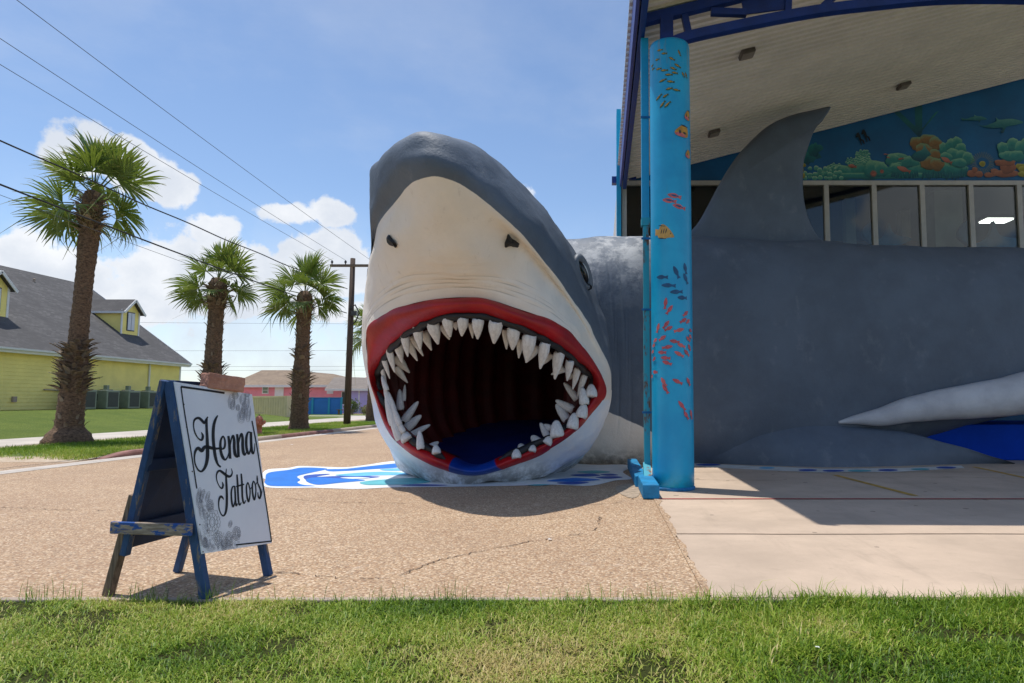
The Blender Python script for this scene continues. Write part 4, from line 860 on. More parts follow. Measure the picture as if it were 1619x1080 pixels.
# body: a long rounded hull running off to the right behind the column
def section(x, yc, ry, z0, z1, e=2.7, skew=0.0, n=48):
    out = []; zc, rz = (z0 + z1) / 2, (z1 - z0) / 2
    for k in range(n):
        a = 2 * math.pi * k / n; c, s = math.cos(a), math.sin(a)
        u = math.copysign(abs(c) ** (2 / e), c); w = math.copysign(abs(s) ** (2 / e), s)
        out.append((x + skew * (u * .5 + .5), yc + ry * u, zc + rz * w))
    return out
ZT = P(960, 379, 16.6)[2]
secs = [section(-.45, 16.5, 1.55, -.3, ZT - .1, 2.5, -2.4), section(.25, 16.55, 1.62, -.4, ZT, 2.6, -1.6), section(1.2, 16.6, 1.68, -.4, ZT, 2.7, -.7), section(2.6, 16.7, 1.75, -.4, ZT - .02, 2.8), section(4.4, 16.75, 1.72, -.35, ZT - .06, 2.8), section(6.0, 16.8, 1.65, -.05, ZT - .12, 2.7), section(8.0, 16.9, 1.6, .55, ZT - .16, 2.6), section(10.5, 17.0, 1.55, 1.2, ZT - .18, 2.5), section(13.5, 17.2, 1.3, 1.9, ZT - .3, 2.4), section(17, 17.4, .9, 2.6, ZT - .5, 2.3)]
bg_ = spline(np.array(secs), 12)
def gills(x, y, z): 
    k = 0
    for gx in (-.05, .28, .55): k += math.exp(-((x - gx - .12 * math.sin(z * .9 + gx)) / .022) ** 2) * (1 if 1.0 < z < 4.6 else 0)
    return k
gx_ = np.zeros(bg_.shape[:2])
# finer resolution near the neck for the moulded gill folds
xs_f = np.concatenate([np.linspace(0, 36, 200), np.arange(37, len(bg_))]).astype(float)
idx = np.clip(xs_f, 0, len(bg_) - 1); lo_i = np.floor(idx).astype(int); hi_i = np.minimum(lo_i + 1, len(bg_) - 1); fr = (idx - lo_i)[:, None, None]
bg_ = bg_[lo_i] * (1 - fr) + bg_[hi_i] * fr
bcen = bg_.mean(axis=1, keepdims=True); out_n = bg_ - bcen; out_n[..., 0] = 0; out_n /= np.linalg.norm(out_n, axis=2, keepdims=True) + 1e-9
dsp = np.array([[mnoise.fractal(Vector(p) * .7, 1.0, 2.0, 3) * .06 + mnoise.noise(Vector(p) * 2.6) * .012 - (.018 * gills(*p) if p[1] < 16.3 else 0) for p in row] for row in bg_])
bg_ = bg_ + out_n * dsp[..., None]
zb = np.interp(bg_[..., 0], [-1, 0, .45, .95, 1.3, 1.9, 2.4], [1.35, 1.22, 1.05, .82, .62, .15, -1])
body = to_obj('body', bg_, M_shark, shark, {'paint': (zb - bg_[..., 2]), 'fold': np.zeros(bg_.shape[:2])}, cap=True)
# dorsal fin
def plate_fin(name, outline, Y, thick, shrink=.9):
    q = spline(outline, 5, True); c = q.mean(axis=0); mb = MB(); n = len(q)
    layers = [(Y - thick, .86), (Y - thick * .8, .95), (Y, 1.0), (Y + thick * .8, .95), (Y + thick, .86)]
    for yy, s in layers:
        for p in q:
            t = c + (p - c) * s; mb.v.append(lump(P(*t, yy), .03, 1.6))
    for i in range(4):
        for k in range(n): mb.f.append((i * n + k, i * n + (k + 1) % n, (i + 1) * n + (k + 1) % n, (i + 1) * n + k)); mb.mi.append(0)
    mb.f.append(tuple(range(n))); mb.f.append(tuple(4 * n + k for k in range(n))); mb.mi += [0, 0]
    o = mb.build(name, M_shark, shark, smooth=True); nv = len(o.data.vertices); add_attr(o.data, 'paint', [-1] * nv); add_attr(o.data, 'fold', [0] * nv); return o
fin = plate_fin('dorsal_fin', [(1040, 405), (1075, 382), (1108, 345), (1140, 288), (1170, 240), (1206, 205), (1245, 184), (1288, 173), (1314, 169), (1300, 186), (1284, 214), (1270, 262), (1271, 318), (1285, 362), (1312, 392), (1350, 408), (1340, 440), (1180, 450), (1060, 440)], 16.7, .22)
# pectoral fin resting on the ground
crest = [(1096, 722), (1150, 692), (1200, 668), (1240, 659), (1290, 665), (1345, 673), (1400, 679), (1460, 690), (1530, 710), (1605, 733)]
base = [(1096, 733), (1150, 735), (1200, 737), (1240, 738.5), (1290, 740), (1345, 740), (1400, 739), (1460, 737), (1530, 735), (1605, 734)]
rows = []
for (cx_, cy_), (bx_, by_) in zip(crest, base):
    b = Vector(G(bx_, by_ + .6, -.02)); c = Vector(P(cx_, cy_, 15.35)); c.z = max(c.z, .01)
    m1 = b * .62 + c * .38 + Vector((0, -.10, .06)) * min(1, c.z * 1.2); m2 = b * .25 + c * .75 + Vector((0, -.06, .06)) * min(1, c.z * 1.2)
    rows.append([b + Vector((0, .02, -.06)), b, m1, m2, c, c + Vector((0, .25, -.06)), c + Vector((0, .6, -.5)), Vector((c.x, c.y + .7, -.1))])
fg = spline(np.array([[tuple(p) for p in r_] for r_ in rows]), 8); fg = np.transpose(spline(np.transpose(fg, (1, 0, 2)), 4), (1, 0, 2))
fg = np.array([[lump(p, .035, 1.3) for p in row] for row in fg])
to_obj('pectoral_fin', fg, M_shark, shark, {'paint': -np.ones(fg.shape[:2]), 'fold': np.zeros(fg.shape[:2])}, closed=False)
# white belly roll where the hull lifts off the ground
M_belly = NT('belly_white_paint')
def belly():
    t = M_belly; a = t.ramp(t.noise(1.0, 6, .65), .3, .7); t.color(t.mix(a, S(178, 178, 182), S(206, 206, 208))); t.rough(.55); t.bump(t.noise(5, 6, .65), .4, .05)
belly()
cl = [(1326, 668, 2), (1352, 664, 7), (1390, 659, 14), (1440, 648, 20), (1500, 637, 25), (1560, 631, 29), (1640, 618, 34), (1760, 592, 40), (1900, 560, 44)]
pts = [P(x, y, 15.22 + .0006 * (x - 1326)) for x, y, w in cl]; rad = [w * 15.3 / FOC for *_, w in cl]
q = spline(np.array([(*p, r_) for p, r_ in zip(pts, rad)]), 6)
mb = MB(); mb.tube([lump(p[:3], .03, 1.5) for p in q], [float(p[3]) for p in q], 18); mb.build('belly_roll', M_belly.m, shark, smooth=True)
M_blk = simple('underside_black', S(10, 10, 12), .9, .2, 2, 0)
# blue ramp beside the hull
M_blue = simple('royal_blue_paint', S(0, 62, 176), .75, .15, 1.2, .12, 30, spec=.15)
zt = P(1500, 671, 16.3)[2]
rp = tag(MB().box((P(1392, 700, 16.3)[0], 16.3, .008), (20, 19.6, zt)).build('ramp', M_blue, origin=(10, 16.3, 0)), 'royal blue ramp wall beside the shark under the belly', 'ramp'); bevel(rp, .03)

# ================================================================== A-FRAME SIGN
M_blu = NT('worn_blue_timber')
def worn():
    t = M_blu; a = t.ramp(t.noise(2.5, 6, .65), .3, .7); c = t.mix(a, S(30, 60, 100), S(52, 86, 130)); k = t.ramp(t.noise(7, 7, .72, stretch=(2.2, 2.2, .5)), .54, .62); c = t.mix(k, c, S(138, 122, 104))
    g = t.noise(40, 5, .6, stretch=(3, 3, .25)); t.color(t.mix(t.math('MULTIPLY', t.ramp(g, .4, .7), .25), c, S(30, 40, 62))); t.rough(.75); t.bump(g, .4, .006)
worn()
M_blup = simple('blue_plywood_paint', S(12, 46, 84), .7, .25, 3, .25, 50)
M_grey = NT('weathered_wood')
def weath():
    t = M_grey; g = t.noise(26, 6, .65, stretch=(3, 3, .2)); c = t.mix(t.ramp(g, .3, .7), S(84, 70, 58), S(142, 122, 104)); t.color(c); t.rough(.9); t.bump(g, .6, .008)
weath()
M_mixw = NT('peeling_blue_brace')
def peel():
    t = M_mixw; g = t.noise(26, 6, .65, stretch=(.3, 3, 3)); w = t.mix(t.ramp(g, .3, .7), S(120, 104, 90), S(172, 156, 140)); k = t.ramp(t.noise(9, 7, .7, stretch=(.8, 1, 2.2)), .50, .56); t.color(t.mix(k, w, S(40, 82, 150))); t.rough(.85); t.bump(g, .5, .006)
peel()
M_board = NT('white_sign_face')
def boardm():
    t = M_board; a = t.ramp(t.noise(2.2, 5, .6), .3, .7); c = t.mix(a, S(226, 229, 236), S(236, 239, 244)); s = t.ramp(t.noise(5, 7, .72, stretch=(1, 1, .6)), .62, .78); t.color(t.mix(t.math('MULTIPLY', s, .22), c, S(170, 166, 160))); t.rough(.35)
boardm()
M_ink = simple('black_print', S(26, 25, 27), .4, .1, 4, 0); M_inkg = simple('grey_line_print', S(128, 128, 136), .5, .15, 8, 0)
fN, fF, bN, bF = (Vector(G(325, 947)), Vector(G(425, 910)), Vector(G(190, 941)), Vector(G(286, 905)))
aN = Vector(P(268, 603, 5.03)); aF = aN + (fF - fN) + Vector((-.02, 0, -.012))
sign = tag(empty('a_frame_sign', ((fN + fF + bN + bF) / 4)[:]), 'blue wooden sandwich board reading Henna Tattoos beside the grass', 'sign')
uN = (fF - fN).normalized()
fnorm = (fF - fN).cross(aN - fN).normalized()
if fnorm.x < 0: fnorm = -fnorm
bnorm = (bF - bN).cross(aN - bN).normalized()
if bnorm.x > 0: bnorm = -bnorm
def post(a, b, m, w=.075, t=.045, up=None, name='leg'): return bevel(MB().bar(a, b, w, t, up=up).build(name, m, sign), .006)
post(aN, fN, M_blu.m, .05, .07, fnorm); post(aF - fnorm * .005, fF - fnorm * .005, M_blu.m, .05, .06, fnorm)
post(aN + bnorm * .035, bN.lerp(aN, .18) + bnorm * .035, M_blu.m, .06, .05, bnorm, 'frame_post'); post(aF + bnorm * .035, bF + bnorm * .03, M_blu.m, .06, .05, bnorm)
# grey splint that replaces the near back foot
f0 = Vector(G(171, 941)); f1 = Vector(P(214, 782, 5.08)); post(f0, f1, M_grey.m, .075, .05, bnorm)
# brace across the near side
post(Vector(P(176, 834, 4.99)), Vector(P(303, 838, 4.93)), M_mixw.m, .03, .085, (0, 0, 1), 'brace')
# back panel of plywood with a batten inside
def quad_plate(a, b, c, d, n, t, name, m): 
    mb = MB(); mb.prism([a, b, c, d], n * t); return mb.build(name, m, sign)
bb = .80
quad_plate(aN + bnorm * .062, aF + bnorm * .062, aF.lerp(bF, bb) + bnorm * .062, aN.lerp(bN, bb) + bnorm * .062, bnorm, .012, 'back_panel', M_blup)
post(aN.lerp(bN, .40) + bnorm * .02, aF.lerp(bF, .40) + bnorm * .02, M_blup, .02, .09, (0, 0, 1), 'batten'); post(aN.lerp(bN, .70) + bnorm * .02, aF.lerp(bF, .70) + bnorm * .02, M_blup, .02, .09, (0, 0, 1), 'batten')
# front board: plane of the front legs, set just outside them
off = fnorm * .038
def plane_hit(px, py):
    xc = (px - CX) / FOC; yc = (CY - py) / FOC; d = Vector((xc, math.cos(PITCH) - yc * math.sin(PITCH), math.sin(PITCH) + yc * math.cos(PITCH)))
    o = Vector((0, 0, CAM_H)); p0 = fN + off; return o + d * ((p0 - o).dot(fnorm) / d.dot(fnorm))
bc = [plane_hit(*p) for p in ((274, 604), (397, 624), (428, 859), (318, 876))]
quad_plate(*bc, fnorm, .010, 'board', M_board.m); board = [o for o in sign.children if o.name.startswith('board')][0]
post(aN.lerp(fN, .30) - fnorm * .03, aF.lerp(fF, .30) - fnorm * .03, M_blup, .02, .09, (0, 0, 1), 'batten')
inkoff = fnorm * .0122
def ink(px, py): return plane_hit(px, py) + inkoff
def stroke_mesh(mb, pts, sub=7):
    """pts: (x, y, width) in photo measure; widths already there"""
    q = spline(np.array(pts, float), sub); n = len(q); Lp = []; Rp = []
    for i in range(n):
        d = q[min(i + 1, n - 1), :2] - q[max(i - 1, 0), :2]; d /= np.hypot(*d) + 1e-9; nn = np.array([-d[1], d[0]]) * max(q[i, 2], .2) / 2 * (1.22 if q[i, 2] > .6 else .8)
        Lp.append(ink(*(q[i, :2] + nn))); Rp.append(ink(*(q[i, :2] - nn)))
    mb.add(Lp + Rp, [(i, i + 1, n + i + 1, n + i) for i in range(n - 1)])
def letters(name, strokes, ox, oy, s):
    mb = MB()
    for st in strokes: stroke_mesh(mb, [(ox + x / s, oy + y / s, w / s) for x, y, w in st])
    return mb.build(name, M_ink, board, recalc=False)
HEN = [[(235, 395, 8), (258, 450, 28), (240, 505, 26), (190, 480, 14), (145, 400, 16), (125, 300, 14), (140, 220, 24), (195, 193, 28), (245, 230, 32), (278, 265, 26), (300, 220, 20), (330, 176, 14)],
       [(318, 185, 16), (311, 260, 28), (312, 350, 30), (318, 450, 34), (322, 560, 38), (325, 680, 42), (318, 790, 40), (290, 890, 34), (240, 952, 24), (190, 930, 18), (150, 850, 16), (137, 760, 18), (150, 670, 28), (190, 622, 36), (240, 660, 40), (275, 615, 40), (320, 605, 42), (400, 625, 34), (470, 628, 24), (530, 612, 20)],
       [(470, 156, 14), (440, 210, 28), (415, 290, 34), (405, 400, 36), (408, 520, 36), (420, 640, 36), (440, 760, 34), (470, 850, 24), (512, 892, 20)],
       [(525, 640, 16), (560, 620, 24), (574, 570, 24), (570, 500, 20), (545, 455, 18), (517, 500, 24), (507, 580, 30), (514, 670, 32), (540, 750, 36), (575, 787, 22), (608, 750, 16), (628, 690, 12)],
       [(622, 448, 26), (635, 550, 32), (640, 650, 32), (646, 772, 32)], [(646, 590, 12), (668, 480, 18), (690, 448, 26), (705, 520, 32), (706, 620, 34), (720, 715, 36), (748, 748, 20), (766, 720, 12)],
       [(745, 422, 26), (757, 540, 32), (762, 650, 32), (768, 748, 30)], [(768, 560, 12), (790, 450, 20), (812, 422, 26), (825, 500, 32), (826, 600, 34), (838, 690, 34), (858, 718, 20), (882, 670, 12)],
       [(940, 402, 18), (905, 395, 18), (882, 450, 28), (876, 550, 30), (886, 650, 30), (910, 702, 26), (934, 650, 16), (945, 560, 14)], [(944, 392, 28), (945, 500, 30), (950, 600, 30), (962, 682, 28), (980, 696, 18), (994, 640, 12), (998, 555, 8)]]
TAT = [[(445, 312, 8), (462, 370, 26), (440, 428, 26), (395, 390, 14), (355, 300, 14), (342, 210, 18), (360, 140, 28), (400, 112, 30), (450, 140, 38), (500, 180, 38), (560, 215, 38), (605, 200, 28), (627, 140, 16), (610, 72, 8)],
       [(522, 76, 10), (514, 150, 18), (515, 210, 22)], [(515, 200, 26), (522, 350, 32), (528, 480, 34), (530, 620, 36), (525, 760, 36), (505, 870, 30), (465, 922, 22), (420, 880, 16), (390, 790, 16), (382, 690, 20), (395, 610, 28), (425, 575, 34), (455, 600, 24), (474, 634, 6)],
       [(684, 396, 18), (638, 398, 20), (612, 480, 24), (612, 600, 26), (625, 710, 28), (645, 758, 24), (668, 690, 16), (680, 600, 14)], [(672, 398, 24), (680, 520, 26), (685, 640, 26), (697, 738, 26), (722, 700, 14)],
       [(712, 180, 22), (722, 320, 28), (728, 460, 28), (735, 600, 28), (750, 712, 26), (768, 722, 20), (790, 680, 12)], [(788, 164, 22), (800, 310, 28), (805, 450, 28), (810, 580, 28), (828, 682, 26), (846, 692, 20), (872, 640, 12)],
       [(696, 396, 20), (770, 375, 24), (840, 354, 20)],
       [(908, 318, 16), (885, 380, 22), (884, 480, 24), (898, 600, 26), (920, 668, 24), (940, 600, 20), (949, 490, 18), (936, 400, 18), (912, 322, 14)], [(925, 400, 12), (955, 432, 14), (985, 395, 12)],
       [(1012, 292, 16), (992, 350, 22), (990, 460, 24), (1004, 570, 26), (1025, 634, 24), (1045, 560, 20), (1053, 450, 18), (1042, 360, 18), (1016, 297, 14)], [(1032, 360, 12), (1058, 350, 14), (1076, 310, 12)],
       [(1074, 198, 12), (1078, 270, 24), (1086, 330, 16), (1108, 385, 24), (1134, 450, 24), (1142, 530, 26), (1120, 608, 26), (1095, 570, 20), (1088, 500, 12)], [(1120, 612, 16), (1150, 560, 10), (1170, 440, 6)]]
letters('henna_lettering', HEN, 290, 640, 9.0); letters('tattoos_lettering', TAT, 310, 735, 11.367)
mb = MB()
for st in ([(284, 612, 2.6), (320, 617, 2.6), (353, 622, 2.6)], [(284, 612, 1.6), (290, 655, 1.6), (300, 715, 1.6), (309, 773, 1.6)], [(396.5, 666, 1.6), (404, 705, 1.6), (411, 750, 1.6), (420, 805, 1.5), (427.3, 856, 1.5)], [(371, 862, 1.9), (400, 859, 1.9), (428, 856, 1.7)]): stroke_mesh(mb, st, 3)
mb.build('border_line', M_ink, board, recalc=False)
# henna ornament drawn in fine lines: flowers, petals and scrolls
def photo_uv(px, py): return (px, py)
orn = MB()
def loop(cx, cy, rx, ry, n=16, w=.42, wob=0, k=5, rot=0, a0=0, a1=2 * math.pi):
    pts = []
    for i in range(n + 1):
        a = a0 + (a1 - a0) * i / n; q = 1 + wob * math.cos(k * a); x = rx * q * math.cos(a); y = ry * q * math.sin(a); pts.append((cx + x * math.cos(rot) - y * math.sin(rot), cy + x * math.sin(rot) + y * math.cos(rot), w))
    stroke_mesh(orn, pts, 1)
def flower(cx, cy, r):
    for q in (.18, .30, .36, .62, .92): loop(cx, cy, r * q * .62, r * q * 1.1, 20, .4, .0 if q < .4 else .10, 9 if q < .7 else 13)
    for j in range(10):
        a = 2 * math.pi * j / 10; loop(cx + r * .5 * .62 * math.cos(a), cy + r * .5 * 1.1 * math.sin(a), r * .13, r * .17, 8, .38); loop(cx + r * .8 * .62 * math.cos(a + .3), cy + r * .8 * 1.1 * math.sin(a + .3), r * .12, r * .15, 8, .38)
flower(333.5, 826, 21); flower(330, 800, 10); flower(343, 852, 12); flower(360, 852, 11); flower(372, 844, 11); flower(322, 858, 8); flower(352, 862, 9)
for cx, cy, rx, ry, rot in ((313, 780, 3, 9, .1), (317, 785, 3.2, 11, .25), (312, 792, 4, 13, -.1), (326, 786, 3.2, 9, .3), (316, 806, 4, 16, -.1), (362, 829, 3, 6, .2), (314, 850, 2.4, 14, -.12), (330, 866, 7, 6, .2)):
    for q in (1, .75, .5, .28): loop(cx, cy, rx * q, ry * q, 12, .4, .05, 7, rot)
for cx, cy, rx, ry in ((364, 635, 5.5, 12), (366, 641, 4, 8), (382, 632, 5, 9), (388, 638, 4.5, 11), (380, 658, 6.5, 12), (381, 656, 4.3, 9), (391, 655, 3.6, 13), (370, 626, 5, 6), (389, 624, 4, 4), (384, 645, 4, 10), (374, 645, 3, 5)):
    for q in (1, .8, .55, .3): loop(cx, cy, rx * q, ry * q, 14, .42, .06, 6, .1)
for j in range(110):
    cx, cy = random.choice([(318 + random.gauss(0, 4) + max(0, (y_ - 790) * .12), y_) for y_ in [random.uniform(775, 866)]] + [(random.uniform(320, 378), 868 - abs(random.gauss(0, 9)))]); loop(cx, cy, random.uniform(.8, 1.8), random.uniform(1.0, 2.2), 7, .36)
tag(orn.build('henna_ornament', M_inkg, board, recalc=False), None, kind='stuff')
M_scr = simple('rusty_screw', S(70, 52, 40), .6, .2, 4, 0)
for px, py in ((293, 676), (302, 746), (314, 830), (319, 873), (289, 640)):
    c = plane_hit(px, py) + fnorm * .011; mb = MB(); mb.add([c + (uN * math.cos(a) + uN.cross(fnorm) * math.sin(a)) * .006 for a in np.linspace(0, 2 * math.pi, 9)[:-1]], [tuple(range(8))]); mb.build('screw', M_scr, board)
# brick that weighs the sign down
M_brick = NT('red_brick')
def brickm():
    t = M_brick; a = t.ramp(t.noise(9, 6, .7), .3, .7); c = t.mix(a, S(172, 118, 98), S(204, 150, 128)); s = t.ramp(t.noise(46, 5, .7), .56, .72); t.color(t.mix(t.math('MULTIPLY', s, .5), c, S(214, 180, 158))); t.rough(.92); t.bump(t.noise(34, 6, .7), .8, .02)
brickm()
b0 = Vector(P(323, 601, 5.33)); b1 = Vector(P(381, 609, 5.62)); 
bm_ = bmesh.new(); d = (b1 - b0); Lb = d.length
bmesh.ops.create_cube(bm_, size=1); bmesh.ops.subdivide_edges(bm_, edges=bm_.edges, cuts=7, use_grid_fill=True)
for v in bm_.verts:
    r_ = Vector((v.co.x * Lb, v.co.y * .10, v.co.z * .118)); k = sum(1 for c_ in v.co if abs(abs(c_) - .5) < 1e-4); r_ *= (1 - .02 * (k - 1)) if k > 1 else 1
    v.co = r_ + mnoise.noise_vector(r_ * 24) * .006 + mnoise.noise_vector(r_ * 70) * .003
me = bpy.data.meshes.new('brick'); bm_.to_mesh(me); bm_.free(); me.materials.append(M_brick.m)
br = link(bpy.data.objects.new('brick', me)); br.location = (b0 + b1) / 2 + Vector((0, 0, .0)); br.rotation_euler = d.to_track_quat('X', 'Z').to_euler()
tag(br, 'rough red brick lying on top of the sandwich board', 'brick')

# ================================================================== PALMS
M_trunk = NT('palm_trunk_fibre')
def trunkm():
    t = M_trunk; g = t.noise(9, 7, .7, stretch=(1.4, 1.4, 2.8)); c = t.mix(t.ramp(g, .3, .7), S(70, 54, 42), S(146, 118, 92)); s = t.ramp(t.noise(26, 5, .7, stretch=(1, 1, 3)), .55, .75); t.color(t.mix(t.math('MULTIPLY', s, .6), c, S(160, 132, 104))); t.rough(.95); t.bump(g, 1.0, .08)
trunkm()
M_boot = NT('palm_leaf_base')
def bootm():
    t = M_boot; g = t.noise(7, 6, .7, stretch=(1, 3, 3)); oi = t.n('ShaderNodeObjectInfo'); c = t.mix(t.ramp(g, .3, .7), S(60, 46, 36), S(124, 106, 86)); t.color(t.mix(t.math('MULTIPLY', t.math('POWER', oi.outputs['Random'], 2.0), .55), c, S(166, 154, 136))); t.rough(.95); t.bump(g, .7, .02)
bootm()
def frondm(name, a, b, dry):
    t = NT(name); k = t.attr('along'); oi = t.n('ShaderNodeObjectInfo'); c = t.mix(t.ramp(t.noise(4, 5, .6), .3, .7), a, b); c = t.mix(t.math('MULTIPLY', oi.outputs['Random'], .35), c, S(112, 122, 48))
    tip = t.ramp(t.math('ADD', k.outputs['Fac'], t.math('MULTIPLY', t.math('SUBTRACT', t.noise(6, 4), .5), .3)), .80, 1.02); c = t.mix(t.math('MULTIPLY', tip, .8), c, dry)
    t.color(c); t.rough(.38); t.b.inputs['Specular IOR Level'].default_value = .55
    tl = t.n('ShaderNodeBsdfTranslucent'); t.l(t.mix(.5, c, S(128, 148, 40)), tl.inputs[0]); ms = t.n('ShaderNodeMixShader'); ms.inputs[0].default_value = .28
    out = [n for n in t.t.nodes if n.type == 'OUTPUT_MATERIAL'][0]; t.l(t.b.outputs[0], ms.inputs[1]); t.l(tl.outputs[0], ms.inputs[2]); t.l(ms.outputs[0], out.inputs[0]); return t.m
M_frond = frondm('palm_frond_green', S(78, 106, 44), S(128, 148, 70), S(190, 172, 116))
M_dead = frondm('palm_frond_dry', S(120, 96, 60), S(160, 132, 86), S(170, 146, 104))
def frond_mesh(seed, droop, pet=.85, blade=1.15, mat=None):
    rs = random.Random(seed); V = []; F = []; A = []
    # petiole
    n = 6
    for i in range(n + 1):
        t = i / n; x = pet * t; z = 0.06 * math.sin(t * 2.2); w = .035 * (1 - .55 * t)
        for sx, sz in ((-1, 0), (0, 1), (1, 0), (0, -.6)): V.append((x, sx * w, z + sz * w * .6)); A.append(.2)
    F += [(i * 4 + k, i * 4 + (k + 1) % 4, (i + 1) * 4 + (k + 1) % 4, (i + 1) * 4 + k) for i in range(n) for k in range(4)]
    z0 = .06 * math.sin(2.2); ns = 28; span = R(rs.uniform(185, 225)); dth = span / ns
    for s in range(ns):
        th = -span / 2 + (s + .5) * dth; c = math.cos(th)
        if rs.random() < .06: continue
        brk = rs.random() < .14
        L_ = blade * (.66 + .34 * max(0, math.cos(th * .62))) * rs.uniform(.90, 1.06); rib = pet - .02 + .22 * max(0, 1 - abs(th) / 1.3)
        o = len(V); m = 8; kink = rs.uniform(.55, .85); dr = (droop * rs.uniform(.5, 2.0)) * (2.6 if brk else 1); tw = rs.uniform(-.10, .10); L_ *= rs.uniform(.7, 1) if brk else 1
        for i in range(m + 1):
            t = i / m; rr_ = L_ * t; ang = th + tw * t * t
            w = min(rr_ * math.tan(dth / 2) * 1.02, L_ * .60 * math.tan(dth / 2)) * (1 if t < .55 else max(.04, (1 - t) / .45)) + .002
            x0 = pet - .05 + (rib - pet) * (1 - abs(th) / 2.2) * min(1, t * 2)
            x = x0 + rr_ * math.cos(ang); y = rr_ * math.sin(ang)
            z = z0 - droop * .22 * rr_ * rr_ - (dr * .75 * max(0, t - kink) ** 2 * 4.0 * L_) + .18 * (abs(math.sin(th)) ** 2) * rr_ * .6 - .10 * max(0, x - pet) ** 2 * droop * 2
            nx, ny = -math.sin(ang), math.cos(ang); f = w * .55
            V += [(x - nx * w, y - ny * w, z), (x, y, z + f), (x + nx * w, y + ny * w, z)]; A += [t] * 3
        F += [(o + i * 3 + k, o + i * 3 + k + 1, o + (i + 1) * 3 + k + 1, o + (i + 1) * 3 + k) for i in range(m) for k in range(2)]
    me = mesh_from(V, F, mat or M_frond, 'frond', True, recalc=False); add_attr(me, 'along', A); return me
FM = [frond_mesh(i, (.25, .4, .6, .85, .35, .7)[i], 1.0, 1.15) for i in range(6)]; FD = [frond_mesh(20, 2.2, .6, .9, M_dead), frond_mesh(21, 2.6, .5, .8, M_dead)]
def boot_mesh(seed):
    rs = random.Random(seed); L_ = .34; pr = [(0, .10, .03), (.35, .095, .035), (.7, .075, .03), (.92, .055 + rs.uniform(-.01, .02), .016), (1, .03, .006)]; V = []
    for t, w, h in pr:
        for sx, sz in ((-1, -.3), (-.5, .7), (.5, .7), (1, -.3)): V.append((sx * w + rs.uniform(-.006, .006), .02 + .16 * t * t + sz * h, t * L_ + rs.uniform(-.02, .02) * (t > .8)))
    F = [(i * 4 + k, i * 4 + (k + 1) % 4, (i + 1) * 4 + (k + 1) % 4, (i + 1) * 4 + k) for i in range(4) for k in range(4)] + [(0, 1, 2, 3), (16, 17, 18, 19)]
    return mesh_from(V, F, M_boot.m, 'leaf_base')
BM = [boot_mesh(i) for i in range(6)]
def palm(loc, prof, zones, crown, label, seed, scale=1.0, lean=(0, 0), nf=30, dirs=()):
    rs = random.Random(seed); t = tag(empty('palm_tree', loc), label, 'palm tree', 'fan palms along the verge'); L0 = Vector(loc)
    zs = np.arange(0, prof[-1][0] + .01, .10); rad = np.interp(zs, [p[0] for p in prof], [p[1] for p in prof]); V = []; seg = 22; H = zs[-1]
    ax = lambda z: Vector((lean[0] * (z / H), lean[1] * (z / H), z))
    for i, z in enumerate(zs):
        for k in range(seg):
            a = 2 * math.pi * k / seg; q = rad[i] * (1 + .07 * mnoise.noise(Vector((math.cos(a) * 2.2, math.sin(a) * 2.2 + seed, z * 3.2))) + .05 * mnoise.noise(Vector((math.cos(a) * 6, math.sin(a) * 6, z * 9 + seed))) + (.035 if i % 2 else -.02)); V.append(ax(z) + Vector((q * math.cos(a), q * math.sin(a), 0)))
    me = mesh_from(V, grid_faces(len(zs), seg) + [tuple((len(zs) - 1) * seg + k for k in range(seg))], M_trunk.m, 'trunk', True); link(bpy.data.objects.new('trunk', me), t)
    for za, zb_, n, tilt, sc in zones:
        for j in range(n):
            z = za + (zb_ - za) * (j + rs.uniform(-2, 3)) / n; a = j * 2.39996 + rs.uniform(-.5, .5); r_ = float(np.interp(z, zs, rad)) * .96; o = bpy.data.objects.new('leaf_base', BM[rs.randrange(6)]); link(o, t)
            p = ax(z) + Vector((r_ * math.cos(a), r_ * math.sin(a), 0)); o.location = p; o.rotation_euler = (Matrix.Rotation(a - math.pi / 2, 3, 'Z') @ Matrix.Rotation(-R(tilt + rs.uniform(-12, 14)), 3, 'X')).to_euler(); s = sc * rs.uniform(.65, 1.25); o.scale = (s * rs.uniform(.8, 1.3), s, s * rs.uniform(.6, 1.1))
    for j in range(nf):
        k = j / (nf - 1); el = R(80 - 112 * k ** .95 + rs.uniform(-10, 10)); a = j * 2.39996 + rs.uniform(-.25, .25); o = bpy.data.objects.new('frond', FM[min(5, int(k * 4.5) if rs.random() < .8 else rs.randrange(6))] if True else None); link(o, t)
        o.location = ax(H - .05 - .45 * k * scale) ; o.rotation_euler = (Matrix.Rotation(a, 3, 'Z') @ Matrix.Rotation(-el, 3, 'Y') @ Matrix.Rotation(rs.uniform(-.5, .5), 3, 'X')).to_euler(); s = scale * crown * rs.uniform(.85, 1.12); o.scale = (s, s, s)
    for a, el, roll, s in dirs:
        o = bpy.data.objects.new('frond', FM[rs.choice((0, 1, 4) if el > 10 else (1, 2, 5))]); link(o, t); o.location = ax(H - .15 - .3 * (el < 10)); o.rotation_euler = (Matrix.Rotation(R(a), 3, 'Z') @ Matrix.Rotation(-R(el), 3, 'Y') @ Matrix.Rotation(R(roll), 3, 'X')).to_euler(); o.scale = (s * scale,) * 3
    for j in range(7):
        a = rs.uniform(0, 6.28); o = bpy.data.objects.new('frond', FD[j % 2]); link(o, t); o.location = ax(H - .5 * scale); o.rotation_euler = (Matrix.Rotation(a, 3, 'Z') @ Matrix.Rotation(R(rs.uniform(35, 70)), 3, 'Y')).to_euler(); s = scale * crown * rs.uniform(.4, .65); o.scale = (s, s, s)
    return t
